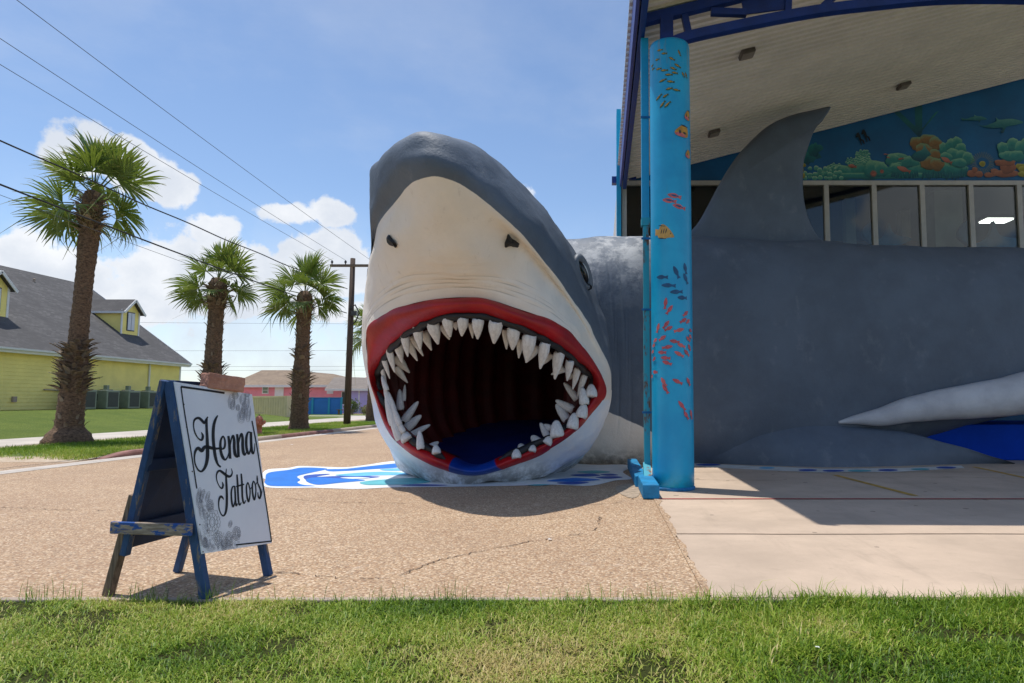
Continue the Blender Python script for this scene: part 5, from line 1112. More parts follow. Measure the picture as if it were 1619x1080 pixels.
palm((-16.5, 21.3, .09), [(0, .68), (.25, .60), (.5, .38), (1.3, .34), (1.8, .34), (2.9, .31), (3.1, .26), (4.6, .24), (5.6, .245), (6.2, .28), (7.8, .28), (8.0, .18)], [(1.6, 3.1, 150, 32, .9), (6.6, 7.9, 90, 30, .75), (.5, 1.5, 20, 2, .5), (3.2, 6.0, 16, 0, .35)], 1.0, 'tallest fan palm with flared shaggy trunk left of the sandwich board', 3, .91, (.30, 0), 2, [(176, 40, 60, 1.05), (165, 58, 40, 1.0), (120, 84, 20, 1.1), (230, 80, -30, 1.1), (30, 76, -30, 1.1), (8, 58, -50, 1.05), (-12, 38, -60, 1.1), (14, 26, -40, 1.1), (-6, -16, -55, 1.1), (10, -34, -40, .95), (186, 2, 50, 1.05), (200, -22, 60, 1.0), (214, -48, 50, .9), (160, 18, 30, .95), (250, 30, 10, .9), (285, 12, -10, .9), (300, 45, 0, .95), (270, -20, 0, .8), (330, 8, -30, .95), (60, 30, 0, 1.0), (110, 10, 0, .9)])
palm((-15.7, 27.5, .09), [(0, .5), (.3, .38), (1.2, .33), (2.3, .38), (2.8, .32), (4.0, .29), (5.0, .29), (5.5, .38), (6.1, .33), (6.35, .2)], [(2.1, 2.8, 34, 24, .85), (5.1, 6.0, 54, 34, .9), (2.9, 4.9, 36, 4, .5), (.5, 2.0, 30, 8, .6)], 1.0, 'middle fan palm standing behind the brick on the sandwich board', 8, .80, (.1, 0), 2, [(178, 38, 55, 1.0), (150, 62, 40, 1.0), (100, 86, 10, 1.05), (40, 70, -40, 1.0), (5, 46, -50, 1.05), (-8, 24, -45, 1.05), (12, -8, -50, 1.0), (-20, -40, -50, .95), (188, 8, 50, 1.05), (196, -14, 50, 1.0), (215, -40, 40, .9), (260, 24, 0, .9), (300, 30, -20, .9), (285, -14, 0, .8), (240, -4, 20, .9), (335, 4, -30, .9), (90, 40, 0, 1.0), (60, 20, 0, 1.0)])
palm((-13.8, 31.4, .09), [(0, .48), (.3, .40), (1.2, .36), (2.1, .37), (2.9, .36), (3.1, .33), (4.4, .29), (5.3, .32), (5.8, .36), (6.2, .33), (6.4, .2)], [(1.9, 2.7, 44, 32, .85), (3.2, 3.8, 30, 32, .85), (5.3, 6.1, 44, 26, .8), (3.9, 5.3, 34, 8, .6), (.6, 1.8, 26, 10, .6)], 1.0, 'slender fan palm on the verge beside the wooden utility pole', 14, .92, (.05, 0), 2, [(174, 46, 55, 1.0), (140, 72, 30, 1.05), (80, 84, 0, 1.05), (30, 66, -40, 1.0), (6, 34, -50, 1.0), (-6, 4, -50, 1.05), (-20, -24, -50, .95), (10, -12, -30, .9), (186, 10, 50, 1.05), (200, -20, 50, 1.0), (168, -4, 40, .95), (250, 20, 0, .9), (290, 26, -20, .9), (280, -16, 0, .8), (235, -8, 20, .9), (330, 10, -30, .9), (90, 36, 0, 1.0), (60, 16, 0, 1.0)])
palm((-15.35, 46, .09), [(0, .4), (2, .3), (6.1, .28), (6.3, .2)], [(5.2, 6.2, 30, 30, .8)], 1.0, 'distant fan palm mostly hidden behind the shark snout', 20, 1.0, (0, 0), 26)

# ================================================================== UTILITY POLE AND LINES
M_pole = NT('tarred_pole_wood')
def polem():
    t = M_pole; g = t.noise(8, 6, .65, stretch=(4, 4, .15)); t.color(t.mix(t.ramp(g, .3, .7), S(58, 46, 40), S(98, 82, 72))); t.rough(.9); t.bump(g, .5, .02)
polem()
M_ins = simple('insulator_grey', S(70, 68, 68), .35, .1, 4, 0); M_wire = simple('black_cable', S(24, 24, 26), .6, .1, 4, 0); M_wire2 = simple('grey_wire', S(70, 76, 84), .5, .1, 4, 0)
PX, PY = -13.9, 37.6
pole = tag(empty('utility_pole', (PX, PY, 0)), 'tall wooden utility pole with one crossarm left of the shark', 'utility pole')
MB().tube([(PX, PY, -.1), (PX + .02, PY, 4.5), (PX + .04, PY, 9.35)], [.19, .165, .135], 14).build('shaft', M_pole.m, pole, smooth=True)
za = P(552, 421, PY)[2]
MB().box((PX - 1.15, PY - .22, za - .07), (PX + 1.25, PY - .12, za + .07)).build('crossarm', M_grey.m, pole)
ins = []
for dx in (-1.05, -.3, 1.1):
    MB().lathe([(.03, 0), (.03, .06), (.075, .09), (.05, .12), (.075, .15), (.05, .19), (.04, .22), (.0, .23)], (PX + dx, PY - .17, za + .07), 10).build('insulator', M_ins, pole, smooth=True); ins.append((PX + dx, PY - .17, za + .30))
MB().box((PX + .15, PY - .35, 6.1), (PX + .45, PY - .1, 6.35)).build('cable_box', M_ins, pole)
mb = MB(); mb.tube([(PX + .1, PY - .2, 6.5), (PX + .35, PY - .3, 6.7), (PX + .6, PY - .3, 6.25), (PX + .4, PY - .3, 5.75), (PX + .15, PY - .2, 5.6)], .035, 6); mb.build('cable_loop', M_wire, pole)
def wire(a, b, sag, r_, m, label, n=24, wob=0):
    a = Vector(a); b = Vector(b); pts = []
    for i in range(n + 1):
        t = i / n; p = a.lerp(b, t); p.z -= sag * 4 * t * (1 - t); p.x += wob * math.sin(t * 60); p.z += wob * math.cos(t * 53); pts.append(p)
    o = MB().tube(pts, r_, 6).build('power_line', m, smooth=True, origin=a); return tag(o, label, 'cable')
def toward(px, py, X, a):
    """far end of a line that keeps to X and passes a measured point"""
    Y = X * FOC / (px - CX); 
    for _ in range(20):
        q = P(px, py, Y); Y *= X / q[0]
    q = Vector(P(px, py, Y)); a = Vector(a); return a + (q - a) * 1.9
wire(ins[0], toward(0, 86, -15.0, ins[0]), .25, .008, M_wire2, 'lowest of the three thin wires from the pole crossarm')
wire(ins[1], toward(0, 44, -14.2, ins[1]), .25, .008, M_wire2, 'middle one of the three thin wires from the pole crossarm')
wire(ins[2], toward(50, 0, -12.9, ins[2]), .25, .008, M_wire2, 'highest of the three thin wires from the pole crossarm')
c1 = P(549, 457, PY - .2); c2 = P(548, 495, PY - .2)
wire(c1, toward(0, 198, -14.1, c1), .35, .020, M_wire, 'upper thick black cable crossing in front of the palms', 120, .012)
wire(c2, toward(0, 268, -14.1, c2), .35, .023, M_wire, 'lower thick black cable crossing in front of the palms')
wire(P(548, 503, PY - .2), toward(0, 288, -14.1, P(548, 503, PY - .2)), .3, .006, M_wire2, 'thin grey wire just under the lower black cable')
for i, (yl, yr, lab) in enumerate(((577, 578, 'upper distant wire above the pink house roof'), (583, 584, 'lower distant wire above the pink house roof'), (505, 512, 'highest faint distant wire behind the palms'), (552, 553, 'faint distant wire midway up the pole'))):
    wire(P(-150, yl, 100), P(760, yr, 100), .2, .018, M_wire2, lab)

# ================================================================== HOUSES AND THINGS BEHIND
def siding(name, c, pitch=.16):
    return simple(name, c, .7, .08, 1.0, .1, 30, fine=.03)
M_yel = siding('yellow_siding', S(250, 232, 140)); M_white = simple('white_trim', S(226, 226, 226), .6, .06, 2, .05); M_shg = NT('grey_shingles')
def shingle(t, a, b):
    br_ = t.n('ShaderNodeTexBrick'); br_.offset = .5; br_.inputs['Scale'].default_value = 1.0; br_.inputs['Brick Width'].default_value = .32; br_.inputs['Row Height'].default_value = .15; br_.inputs['Mortar Size'].default_value = .008
    uvn = t.n('ShaderNodeUVMap'); t.l(uvn.outputs[0], br_.inputs[0]); br_.inputs['Color1'].default_value = a; br_.inputs['Color2'].default_value = b; br_.inputs['Mortar'].default_value = dark(a, .6)
    n_ = t.ramp(t.noise(.7, 6, .65), .3, .7); t.color(t.mix(n_, dark(a, .9), br_.outputs[0])); t.rough(.92)
shingle(M_shg, S(82, 80, 80), S(106, 104, 103))
M_shb = NT('brown_shingles'); shingle(M_shb, S(134, 116, 98), S(160, 140, 118)); M_shb2 = NT('taupe_shingles'); shingle(M_shb2, S(126, 116, 108), S(146, 136, 126))
M_shut = simple('shutter_white', S(214, 218, 226), .6, .06, 3, 0); M_navyt = simple('navy_trim', S(38, 48, 78), .6, .1, 3, 0)
def roof_plane(mb_list, pts): mb_list.append(pts)
def roof_obj(name, quads, m, parent, thick=.12):
    """quads: lists of 3-4 points; UV runs along the eave and up the slope"""
    V = []; F = []; UV = []
    for q in quads:
        q = [Vector(p) for p in q]; e = (q[1] - q[0]).normalized(); n = e.cross(q[-1] - q[0]).normalized(); u = n.cross(e); o = len(V)
        up_ = n if n.z > 0 else -n
        for p in q: V.append(p); UV.append(((p - q[0]).dot(e), (p - q[0]).dot(u)))
        F.append(tuple(range(o, o + len(q)))); o2 = len(V)
        for p in q: V.append(p - up_ * thick); UV.append((0, 0))
        k = len(q); F.append(tuple(o2 + i for i in range(k - 1, -1, -1)))
        for i in range(k): F.append((o + i, o2 + i, o2 + (i + 1) % k, o + (i + 1) % k))
    me = mesh_from([p - worigin(parent) for p in V], F, m, name, recalc=False); uv = me.uv_layers.new(name='UVMap')
    for l in me.loops: uv.data[l.index].uv = UV[l.vertex_index]
    return link(bpy.data.objects.new(name, me), parent)
def clapboards(parent, a, b, z0, z1, n, m, pitch=.2, cut=None, name='siding_board'):
    """wall of overlapping boards from a to b (2-D points), outer normal n"""
    a = Vector((*a, 0)); b = Vector((*b, 0)); n = Vector((*n, 0)).normalized(); z = z0; i = 0
    while z < z1 - .01:
        zt_ = min(z + pitch, z1); mb = MB(); lo, hi = n * .035, n * .008
        mb.add([a + lo + Vector((0, 0, z)), b + lo + Vector((0, 0, z)), b + hi + Vector((0, 0, zt_)), a + hi + Vector((0, 0, zt_)), a + Vector((0, 0, z)), b + Vector((0, 0, z)), b + Vector((0, 0, zt_)), a + Vector((0, 0, zt_))], [(0, 1, 2, 3), (4, 7, 6, 5), (0, 4, 5, 1), (3, 2, 6, 7), (0, 3, 7, 4), (1, 5, 6, 2)])
        mb.build(name, m, parent); z = zt_
# yellow house
HX = -31.2; Ya, Yb = 18.0, 50.6; EZ = 4.25; RX, RZ = -39.0, 10.2
yh = tag(empty('yellow_house', (HX, 40, .8)), 'long yellow clapboard house with steep grey roof and dormers', 'house')
box_obj('wall', (-46, Ya, -.2), (HX, Yb, EZ), M_yel, yh)
clapboards(yh, (HX, Ya), (HX, Yb), .55, EZ - .1, (1, 0), M_yel, .2)
mb = MB(); mb.prism([(HX, Yb - .02, EZ), (RX, Yb - .02, RZ - .15), (-46.8, Yb - .02, EZ)], (0, -.2, 0)); mb.build('gable_wall', M_yel, yh)
roof_obj('roof', [[(HX + .55, Ya - .5, EZ - .42 + .35), (HX + .55, Yb + .4, EZ - .42 + .35), (RX, Yb + .4, RZ), (RX, Ya - .5, RZ)], [(-47.35, Yb + .4, EZ - .07), (-47.35, Ya - .5, EZ - .07), (RX, Ya - .5, RZ), (RX, Yb + .4, RZ)]], M_shg.m, yh, .18)
box_obj('fascia', (HX + .30, Ya - .5, EZ - .32), (HX + .5, Yb + .42, EZ - .05), M_white, yh); box_obj('corner_board', (HX + .0, Yb - .12, .3), (HX + .05, Yb + .04, EZ - .3), M_white, yh)
mb = MB(); mb.bar((HX + .55, Yb + .44, EZ - .17), (RX, Yb + .44, RZ - .1), .06, .26); mb.build('rake_board', M_white, yh)
box_obj('foundation', (HX - .1, Ya, .3), (HX + .04, Yb, .56), M_kerb, yh)
slope = (RZ - EZ + .07) / (HX + .55 - RX)
def roofz(x): return EZ - .07 + (HX + .55 - x) * slope
def dormer(yc, w, xf=-33.3):
    zb_ = roofz(xf) - .05; zt_ = zb_ + 1.75; apex = zt_ + .75; xb = HX + .55 - (zt_ - (EZ - .07)) / slope - .1; xr = HX + .55 - (apex - (EZ - .07)) / slope - .2
    mb = MB(); mb.prism([(xf, yc - w / 2, zb_), (xf, yc + w / 2, zb_), (xf, yc + w / 2, zt_), (xf, yc, apex - .05), (xf, yc - w / 2, zt_)], (xb - xf, 0, 0)); d_ = mb.build('dormer', M_yel, yh)
    for s in (-1, 1):
        y_e = yc + s * (w / 2 + .22); ze = zt_ - .2
        roof_obj('dormer_roof', [[(xf + .3, y_e, ze), (xb - .3, y_e, ze), (xr - .3, yc, apex + .06), (xf + .3, yc, apex + .06)]], M_shg.m, d_, .07)
        MB().bar((xf + .33, y_e, ze - .06), (xf + .33, yc, apex - .02), .05, .16).build('rake_board', M_white, d_)
        MB().box((xf - .02, yc + s * w / 2 - .07, zb_), (xf + .03, yc + s * w / 2 + .07, zt_)).build('corner_board', M_white, d_)
    MB().bar((xf + .3, yc - w / 2 - .24, zt_ - .24), (xb, yc - w / 2 - .24, zt_ - .24), .05, .14).build('fascia', M_white, d_)
    win = MB().box((xf + .01, yc - .38, zb_ + .3), (xf + .05, yc + .38, zt_ - .12)).build('window_frame', M_navyt, d_)
    for s in (-1, 1): MB().box((xf + .051, yc + s * .18 - .155, zb_ + .36), (xf + .075, yc + s * .18 + .155, zt_ - .18)).build('shutter', M_shut, d_)
dormer(48.0, 1.75); dormer(37.1, 1.75); dormer(27.5, 1.75)
MB().bar((HX + .60, Ya, EZ - .12), (HX + .60, Yb + .3, EZ - .12), .12, .10).build('gutter', M_white, yh)
for y_ in (47.0, 33.0): MB().box((HX + .05, y_, .6), (HX + .13, y_ + .09, EZ - .2)).build('downspout', M_white, yh)
for y_, z_ in ((36.2, 1.35), (40.6, 2.2)): MB().box((HX + .045, y_, z_), (HX + .16, y_ + .22, z_ + .3)).build('wall_vent', M_kerb, yh)
mb = MB(); mb.tube([(HX + .1, 40.3, .7), (HX + .1, 40.3, 2.0), (HX + .1, 38.2, 2.05)], .04, 6); mb.build('conduit', M_kerb, yh)
for y_ in (30.5, 42.5, 45.0): MB().lathe([(.07, 0), (.07, .5), (.09, .52), (.0, .56)], (RX + 1.2, y_, roofz(RX + 1.2) - .1) if False else (RX + 1.2, y_, RZ - 1.2), 8).build('vent_pipe', M_kerb, yh)
# air conditioners by the yellow wall
M_ac = simple('grey_green_metal', S(128, 138, 122), .5, .12, 3, .1); M_acd = simple('dark_grille', S(58, 62, 60), .6, .2, 6, .1)
for i, (y_, lab) in enumerate(((39.6, 'nearest grey-green air conditioner by the yellow wall, leftmost of the row'), (41.5, 'second grey-green air conditioner from the palm trunk'), (43.4, 'third grey-green air conditioner from the palm trunk'), (45.3, 'fourth grey-green air conditioner, beside the sandwich board edge'))):
    x_ = -30.0; z_ = hill(x_, y_) + .02; ac = tag(empty('air_conditioner', (x_, y_, z_)), lab, 'air conditioner', 'air conditioners along the yellow wall')
    bevel(MB().box((x_ - .45, y_ - .55, z_), (x_ + .45, y_ + .55, z_ + 1.12)).build('casing', M_ac, ac), .03)
    MB().box((x_ + .452, y_ - .42, z_ + .12), (x_ + .465, y_ + .42, z_ + 1.0)).build('side_grille', M_acd, ac); MB().box((x_ - .36, y_ - .56, z_ + .5), (x_ - .1, y_ - .552, z_ + .9)).build('badge_plate', M_acd, ac)
    MB().lathe([(.34, 0), (.34, .04), (.1, .06)], (x_, y_, z_ + 1.121), 14).build('fan_guard', M_acd, ac); MB().box((x_ + .1, y_ - .4, z_ + 1.122), (x_ + .32, y_ - .2, z_ + 1.42)).build('vent_cap', M_ac, ac)
# pink house
M_pink = siding('pink_siding', S(232, 146, 160)); M_win = simple('window_pane_green', S(120, 140, 120), .15, .2, 4, 0)
PYY = 85.0
def X_(px, Y): return P(px, 640, Y)[0]
ph_ = tag(empty('pink_house', (X_(460, PYY), PYY, 0)), 'pink clapboard house with brown hipped roof behind the container', 'house')
xa, xb_, xc_ = X_(372, PYY), X_(498, PYY), X_(541, 80)
ez = P(450, 609, PYY)[2]
box_obj('wall', (xa, PYY, -.1), (xc_, PYY + 11, ez), M_pink, ph_)
clapboards(ph_, (xa, PYY), (xc_, PYY), .1, ez - .1, (0, -1), M_pink, .3)
rz_ = P(430, 585, PYY + 5)[2]
roof_obj('roof', [[(xa - .7, PYY - .6, ez), (xc_ + .5, PYY - .6, ez - .1), (X_(498, PYY), PYY + 5.5, rz_ - .5), (X_(452, PYY + 5), PYY + 5.5, rz_), (X_(409, PYY + 5), PYY + 5.5, rz_)], [(xa - .7, PYY + 11.6, ez), (xa - .7, PYY - .6, ez), (X_(409, PYY + 5), PYY + 5.5, rz_)], [(xc_ + .5, PYY - .6, ez - .1), (xc_ + .5, PYY + 11.6, ez), (X_(498, PYY), PYY + 5.5, rz_ - .5)]], M_shb.m, ph_, .15)
box_obj('fascia', (xa - .7, PYY - .68, ez - .28), (xc_ + .5, PYY - .605, ez + .02), M_white, ph_)
for px in (419, 521.5):
    x_ = X_(px, PYY); z_ = P(px, 617, PYY)[2]; w_ = MB().box((x_ - .40, PYY - .1, z_ - .45), (x_ + .40, PYY - .04, z_ + .45)).build('window', M_white, ph_)
    for s in (-1, 1): MB().box((x_ - .30, PYY - .115, z_ + s * .2 - .17), (x_ + .30, PYY - .105, z_ + s * .2 + .17)).build('window_pane', M_win if px < 500 else M_shut, w_)
x_ = X_(441, PYY); MB().box((x_ - .55, PYY - .1, .1), (x_ + .55, PYY - .04, P(441, 611, PYY)[2])).build('door', M_white, ph_)
x_ = X_(464, PYY); MB().box((x_ - .25, PYY - .1, 1.8), (x_ + .25, PYY - .04, 3.0)).build('window', M_white, ph_)
# lilac house
M_lil = siding('lilac_siding', S(176, 168, 222)); LY = 78
lh = tag(empty('lilac_house', (X_(580, LY), LY, 0)), 'lilac clapboard house with taupe roof beside the utility pole', 'house')
la, lb = X_(541.5, LY), X_(650, LY); le = P(570, 615, LY)[2]
box_obj('wall', (la, LY, -.1), (lb, LY + 10, le), M_lil, lh); clapboards(lh, (la, LY), (lb, LY), .1, le - .05, (0, -1), M_lil, .26)
lr = P(540, 596, LY + 4)[2]
roof_obj('roof', [[(la - 1.8, LY - .6, le), (lb, LY - .6, le), (lb - 4, LY + 5, lr - .2), (X_(556, LY + 4), LY + 5, lr), (X_(522, LY + 4), LY + 5, lr)], [(la - 1.8, LY + 10.5, le), (la - 1.8, LY - .6, le), (X_(522, LY + 4), LY + 5, lr)]], M_shb2.m, lh, .14)
box_obj('fascia', (la - 1.8, LY - .67, le - .22), (lb, LY - .605, le + .02), M_white, lh)
for px in (567.5, 583, 553.5): x_ = X_(px, LY); MB().box((x_ - .07, LY - .07, .05), (x_ + .07, LY - .037, le)).build('post', M_shut, lh)
x_ = X_(542.5, LY); w_ = MB().box((x_ - .2, LY - .09, 1.0), (x_ + .35, LY - .04, 2.5)).build('window', M_white, lh); MB().box((x_ - .14, LY - .10, 1.06), (x_ + .29, LY - .092, 2.44)).build('window_pane', M_acd, w_)
# red roofed house far right
M_redr = simple('red_metal_roof', S(196, 92, 84), .5, .1, 2, 0); RY = 110
rh = tag(empty('red_roofed_house', (X_(590, RY), RY, 0)), 'distant house with red metal roof behind the lilac house', 'house')
ra, rb_ = X_(569, RY), X_(640, RY); rz1 = P(580, 601, RY)[2]; rz2 = P(590, 593, RY + 4)[2]
box_obj('wall', (ra + 1, RY, 0), (rb_, RY + 8, rz1), M_alud, rh); roof_obj('roof', [[(ra, RY - .5, rz1), (rb_, RY - .5, rz1), (rb_, RY + 4, rz2), (X_(586, RY + 4), RY + 4, rz2)], [(ra, RY + 8, rz1), (ra, RY - .5, rz1), (X_(586, RY + 4), RY + 4, rz2)]], M_redr, rh, .1)
# blue fence
M_bf = siding('blue_fence_boards', S(54, 122, 204)); M_bft = siding('teal_fence_post', S(56, 156, 196)); FY = 70
bf = tag(empty('blue_fence', (X_(515, FY), FY, 0)), 'blue board fence between the container and the utility pole', 'fence')
fa, fb = X_(480, FY), X_(541, FY); ft = P(515, 629, FY)[2]
box_obj('backing', (fa, FY, 0), (fb, FY + .05, ft), M_bf, bf); clapboards(bf, (fa, FY), (fb, FY), .02, ft - .02, (0, -1), M_bf, .28, name='fence_board')
for px in (481, 494.5, 520.5, 540): x_ = X_(px, FY); MB().box((x_ - .10, FY - .1, 0), (x_ + .10, FY - .037, ft + .06)).build('fence_post', M_bft, bf)
MB().box((fa, FY - .05, ft + .0), (fb, FY + .08, ft + .05)).build('rail', M_bft, bf)
# container
M_cont = simple('beige_container_paint', S(224, 204, 166), .6, .1, 1.5, .05)
c0 = Vector(G(452, 664.5)); c1 = Vector(P(385, 640, 56)); c1.z = 0; c2 = Vector(P(475, 640, 52.5)); c2.z = 0; ch = P(452, 626, c0.y)[2]
cont = tag(empty('storage_container', c0[:]), 'beige corrugated storage container left of the slender palm', 'container')
def corr_wall(a, b, name):
    d = (b - a); n_ = int(d.length / .11); e = d.normalized(); nn = Vector((e.y, -e.x, 0)); nn = nn if nn.y < 0 else -nn; V = []
    for i in range(n_ + 1):
        p = a + d * (i / n_) + nn * (.05 if (i // 2) % 2 else 0); V += [p + Vector((0, 0, .12)), p + Vector((0, 0, ch - .12))]
    mb = MB(); mb.add(V, [(i * 2, i * 2 + 2, i * 2 + 3, i * 2 + 1) for i in range(n_)]); mb.build(name, M_cont, cont, recalc=False)
corr_wall(c1, c0, 'side_panel'); corr_wall(c0, c2, 'end_panel')
c3 = c1 + (c2 - c0)
for a, b in ((c0, c1), (c0, c2), (c1, c3), (c2, c3)):
    for z in (.06, ch - .06): MB().bar(a + Vector((0, 0, z)), b + Vector((0, 0, z)), .12, .13).build('rail', M_cont, cont)
for a in (c0, c1, c2): MB().box((a.x - .08, a.y - .08, 0), (a.x + .08, a.y + .08, ch + .01)).build('corner_post', M_cont, cont)
mb = MB(); mb.prism([c0 + Vector((0, 0, ch - .01)), c1 + Vector((0, 0, ch - .01)), c3 + Vector((0, 0, ch - .01)), c2 + Vector((0, 0, ch - .01))], (0, 0, .02)); mb.build('roof_panel', M_cont, cont)
M_sgn = simple('blue_plate', S(36, 72, 140), .5, .1, 3, 0); q = c0.lerp(c2, .55) + Vector((0, -.12, ch - .42)); MB().box((q.x - .28, q.y - .02, q.z - .14), (q.x + .28, q.y, q.z + .2)).build('sign_plate', M_sgn, cont)
# fire hydrant
M_hyd = simple('rusty_pink_hydrant_paint', S(196, 120, 96), .6, .3, 6, .2); hx, hy, _ = G(408.5, 690.5); hx, hy = hx * .97, hy * .97
hyd = tag(empty('fire_hydrant', (hx, hy, .1)), 'faded salmon fire hydrant on the verge right of the sandwich board', 'hydrant'); hz = .1
MB().lathe([(.17, 0), (.17, .05), (.12, .07), (.115, .36), (.17, .38), (.17, .43), (.13, .45), (.13, .56), (.145, .58), (.14, .62), (.10, .70), (.05, .74), (.0, .75)], (hx, hy, hz), 18).build('barrel', M_hyd, hyd, smooth=True)
MB().lathe([(.03, .74), (.03, .79), (.0, .80)], (hx, hy, hz), 6).build('operating_nut', M_acd, hyd)
for s in (-1, 1): MB().lathe([(.055, .1 * s), (.055, .19 * s), (.075, .195 * s), (.075, .23 * s), (.03, .25 * s)], (hx, hy, hz + .5), 12, axis='x').build('side_outlet', M_hyd, hyd)
MB().lathe([(.075, -.1), (.075, -.2), (.09, -.205), (.09, -.24), (.03, -.26)], (hx, hy, hz + .48), 14, axis='y').build('front_outlet', M_hyd, hyd)
MB().box((-27.6, 49.5, hill(-27.6, 49.5) - .1), (-24.4, 49.8, .55)).build('timber_sleeper', M_grey.m); sl_ = bpy.data.objects['timber_sleeper']; tag(sl_, 'grey timber sleeper lying before the beige container', 'sleeper')
# bench and shrubs by the lilac house
M_leaf = frondm('shrub_leaf', S(64, 88, 40), S(96, 112, 58), S(132, 126, 76)); M_leafd = frondm('dry_shrub_leaf', S(138, 122, 84), S(158, 142, 100), S(170, 150, 110))
def shrub(x, y, w, h, label, m, seed, n=900):
    rs = np.random.default_rng(seed); t = tag(empty('shrub', (x, y, .06)), label, 'shrub'); V = []; F = []; A = []
    for i in range(n):
        p = rs.normal(0, 1, 3); p /= np.linalg.norm(p); p *= rs.uniform(.55, 1) * (1 + .25 * math.sin(4 * math.atan2(p[1], p[0]) + seed)); c = np.array((p[0] * w / 2, p[1] * w / 2, h * (.5 + .5 * p[2]) + .05)); u = rs.normal(0, 1, 3); u /= np.linalg.norm(u); v = np.cross(u, rs.normal(0, 1, 3)); v /= np.linalg.norm(v); s = rs.uniform(.06, .13); o = len(V)
        V += [c - u * s, c + v * s * .45, c + u * s, c - v * s * .45]; F.append((o, o + 1, o + 2, o + 3)); A += [.3] * 4
    me = mesh_from(V, F, m, 'foliage', recalc=False); add_attr(me, 'along', A); link(bpy.data.objects.new('foliage', me), t)
    MB().tube([(x, y, .0), (x + .03, y, h * .6)], [.05, .02], 6).build('stem', M_grey.m, t)
shrub(X_(557, 72), 72, 1.5, 1.5, 'rounded green shrub behind the grey bench', M_leaf, 1); shrub(X_(582, 66), 66, 1.3, .9, 'dry tan shrub right of the utility pole', M_leafd, 2); shrub(X_(596, 70), 70, 1.2, .9, 'dark green shrub at the edge of the shark', M_leaf, 3)
bx0, bx1 = X_(533, 69), X_(561, 69); bz = P(545, 648, 69)[2]
bn = tag(empty('bench', ((bx0 + bx1) / 2, 69, .06)), 'grey wooden bench before the lilac house', 'bench')
MB().box((bx0, 68.8, bz - .04), (bx1, 69.2, bz + .03)).build('seat', M_grey.m, bn)
for x_ in (bx0 + .15, bx1 - .25): MB().box((x_, 68.85, .06), (x_ + .1, 69.15, bz - .041)).build('leg', M_grey.m, bn)

# ================================================================== GRASS
def grass_mat(name):
    t = NT(name); a = t.attr('tint'); rp = t.n('ShaderNodeValToRGB'); t.l(a.outputs['Fac'], rp.inputs[0]); e = rp.color_ramp.elements; e[0].position = 0; e[0].color = S(66, 100, 18); e[1].position = 1; e[1].color = S(200, 182, 122)
    for p_, c in ((.3, S(112, 144, 34)), (.55, S(148, 170, 58)), (.75, S(176, 182, 84)), (.88, S(192, 184, 112))): x = e.new(p_); x.color = c
    t.color(rp.outputs[0]); t.rough(.5); t.b.inputs['Specular IOR Level'].default_value = .35
    tl = t.n('ShaderNodeBsdfTranslucent'); t.l(rp.outputs[0], tl.inputs[0]); ms = t.n('ShaderNodeMixShader'); ms.inputs[0].default_value = .3
    out = [n for n in t.t.nodes if n.type == 'OUTPUT_MATERIAL'][0]; t.l(t.b.outputs[0], ms.inputs[1]); t.l(tl.outputs[0], ms.inputs[2]); t.l(ms.outputs[0], out.inputs[0]); return t.m
M_grass = grass_mat('grass_blades')
def fbm(x, y, sc, seed):
    rs = np.random.default_rng(seed); v = np.zeros_like(x); amp = 1; tot = 0
    for o in range(4):
        ang = rs.uniform(0, 6.28, 5); ph__ = rs.uniform(0, 6.28, 5); k = sc * 2 ** o
        for a, p_ in zip(ang, ph__): v += amp * np.sin((x * np.cos(a) + y * np.sin(a)) * k + p_ + 1.3 * np.sin(k * .6 * (x * np.sin(a) - y * np.cos(a)) + p_))
        tot += amp * 2.2; amp *= .6
    return v / tot
def blades(name, x, y, z, L_, w, tint, lean_s, label, cat, kind='stuff'):
    n = len(x); rs = np.random.default_rng(5); az = rs.uniform(0, 2 * np.pi, n); lean = np.abs(rs.normal(lean_s, .38, n)).clip(.05, 1.35)
    dx, dy = np.cos(az), np.sin(az); sx, sy = -dy, dx; V = np.zeros((n, 5, 3), np.float32)
    h1 = L_ * .55; l2 = lean * 1.5
    mx, my, mz = x + dx * h1 * np.sin(lean * .7), y + dy * h1 * np.sin(lean * .7), z + h1 * np.cos(lean * .7)
    l2 = np.minimum(l2, 1.75); tx, ty, tz = mx + dx * L_ * .5 * np.sin(l2), my + dy * L_ * .5 * np.sin(l2), np.maximum(mz + L_ * .5 * np.cos(l2), z + .003)
    V[:, 0] = np.stack([x - sx * w, y - sy * w, z], 1); V[:, 1] = np.stack([x + sx * w, y + sy * w, z], 1); V[:, 2] = np.stack([mx + sx * w * .8, my + sy * w * .8, mz], 1); V[:, 3] = np.stack([mx - sx * w * .8, my - sy * w * .8, mz], 1); V[:, 4] = np.stack([tx, ty, tz], 1)
    me = bpy.data.meshes.new(name); me.vertices.add(n * 5); me.vertices.foreach_set('co', V.ravel())
    b = np.arange(n, dtype=np.int32)[:, None] * 5; loops = np.concatenate([b + 0, b + 1, b + 2, b + 3, b + 3, b + 2, b + 4], 1).ravel().astype(np.int32)
    me.loops.add(n * 7); me.loops.foreach_set('vertex_index', loops); me.polygons.add(n * 2)
    st_ = (np.arange(n, dtype=np.int32)[:, None] * 7 + np.array([[0, 4]], np.int32)).ravel(); me.polygons.foreach_set('loop_start', st_)
    me.update(calc_edges=True); me.validate(); me.materials.append(M_grass); add_attr(me, 'tint', np.repeat(tint, 5)); return tag(link(bpy.data.objects.new(name, me)), label, cat, kind=kind)
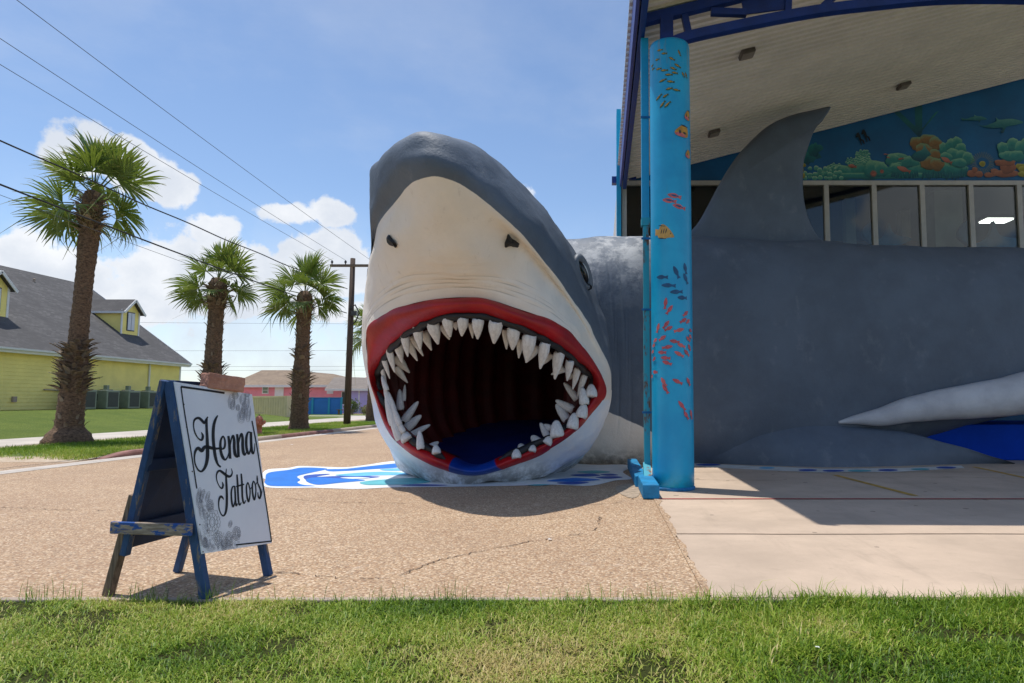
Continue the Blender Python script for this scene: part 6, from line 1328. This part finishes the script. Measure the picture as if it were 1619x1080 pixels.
def lawn_front(n):
    rs = np.random.default_rng(9); x = rs.uniform(-5.2, 5.6, n); y = 2.9 + 2.07 * rs.uniform(0, 1, n) ** .9; vis = np.abs(x + .6) < y * .95 + .9; x, y = x[vis], y[vis]
    thin = fbm(x, y, 1.6, 1); dens = fbm(x, y, 5.0, 2); keep = rs.uniform(0, 1, len(x)) < np.clip(.80 + dens * 1.0, .12, 1); x, y, thin, dens = x[keep], y[keep], thin[keep], dens[keep]
    right = np.clip((x + .2) / 1.6, 0, 1); tuft = np.clip(fbm(x, y, 2.6, 4) * 1.5, 0, 1)
    L_ = (.026 + .05 * rs.random(len(x)) ** 1.6) * (1 + .55 * tuft * (.4 + right) + .25 * right) * (1 + .8 * (rs.random(len(x)) > .985))
    edge = np.clip((y - 4.72) / .25, 0, 1); L_ *= 1 + .5 * edge * right
    w = .0016 + .0020 * rs.random(len(x)) + .0008 * right
    tint = .56 + .38 * thin - .12 * right - .20 * tuft + rs.normal(0, .22, len(x)); dry = np.exp(-(((x + .35) / .5) ** 2 + ((y - 3.75) / .22) ** 2)); tint += .45 * dry * rs.random(len(x)); tint = np.clip(tint, 0, 1)
    return x, y, np.full(len(x), -.012), L_, w, tint
g = lawn_front(250000); blades('grass', *g, 1.12, 'short green lawn grass along the bottom of the picture', 'grass')
rs_ = np.random.default_rng(3); n = 800; x = rs_.uniform(.1, 5.4, n); x = np.concatenate([x, rs_.normal(3.0, .35, 600), rs_.normal(.2, .5, 300)]); y = rs_.uniform(4.4, 4.97, len(x))
blades('tall_grass', x, y, np.full(len(x), -.01), .07 + .09 * rs_.random(len(x)), np.full(len(x), .0022), np.clip(.28 + rs_.normal(0, .12, len(x)), 0, 1), .55, 'longer grass tufts along the concrete edge', 'grass')
x = np.concatenate([rs_.normal(c, .07, 26) for c in (-2.72, -3.2, -1.0, -4.0)]); y = np.concatenate([rs_.normal(c, .05, 26) for c in (4.93, 4.95, 4.96, 4.95)])
x = np.concatenate([x, rs_.uniform(-5, 1, 140)]); y = np.concatenate([y, 4.97 + np.abs(rs_.normal(0, .02, 140))])
blades('weed_tuft', x, y, np.zeros(len(x)), .08 + .09 * rs_.random(len(x)), np.full(len(x), .002), np.clip(.2 + rs_.normal(0, .1, len(x)), 0, 1), .5, 'small weed tufts along the lot edge near the sandwich board', 'weeds')
n = 60000; x = rs_.uniform(-16.3, -12.26, n); y = 16.3 + 26 * rs_.random(n) ** 1.5; k = rs_.random(n) < np.clip((y - 16.5) / .9 + .5 * fbm(x, y, 2.0, 12), 0, 1); x, y = x[k], y[k]
blades('verge_grass', x, y, verge_z(x, y) - .005, .05 + .08 * rs_.random(len(x)), np.full(len(x), .006), np.clip(.45 + .35 * fbm(x, y, .8, 6) + rs_.normal(0, .12, len(x)), 0, 1), .6, 'grass on the verge under the palms', 'grass')
# paper scraps
M_paper = simple('white_paper', S(226, 226, 226), .7, .1, 5, 0)
for (px, py), s, lab in (((1293, 1024), .014, 'scrap of white paper in the grass below the concrete'), ((869, 853), .03, 'flattened white paper scrap on the lot by the crack'), ((461, 703), .05, 'tiny white scrap on the lot near the far kerb')):
    c = Vector(G(px, py, .012 if py < 940 else .03)); mb = MB(); mb.add([c + Vector((s * math.cos(a) * rr(.6, 1.2), s * math.sin(a) * rr(.6, 1.2), rr(0, .008))) for a in np.linspace(0, 2 * math.pi, 8)[:-1]], [tuple(range(7))]); tag(mb.build('paper_scrap', M_paper, origin=c), lab, 'litter')
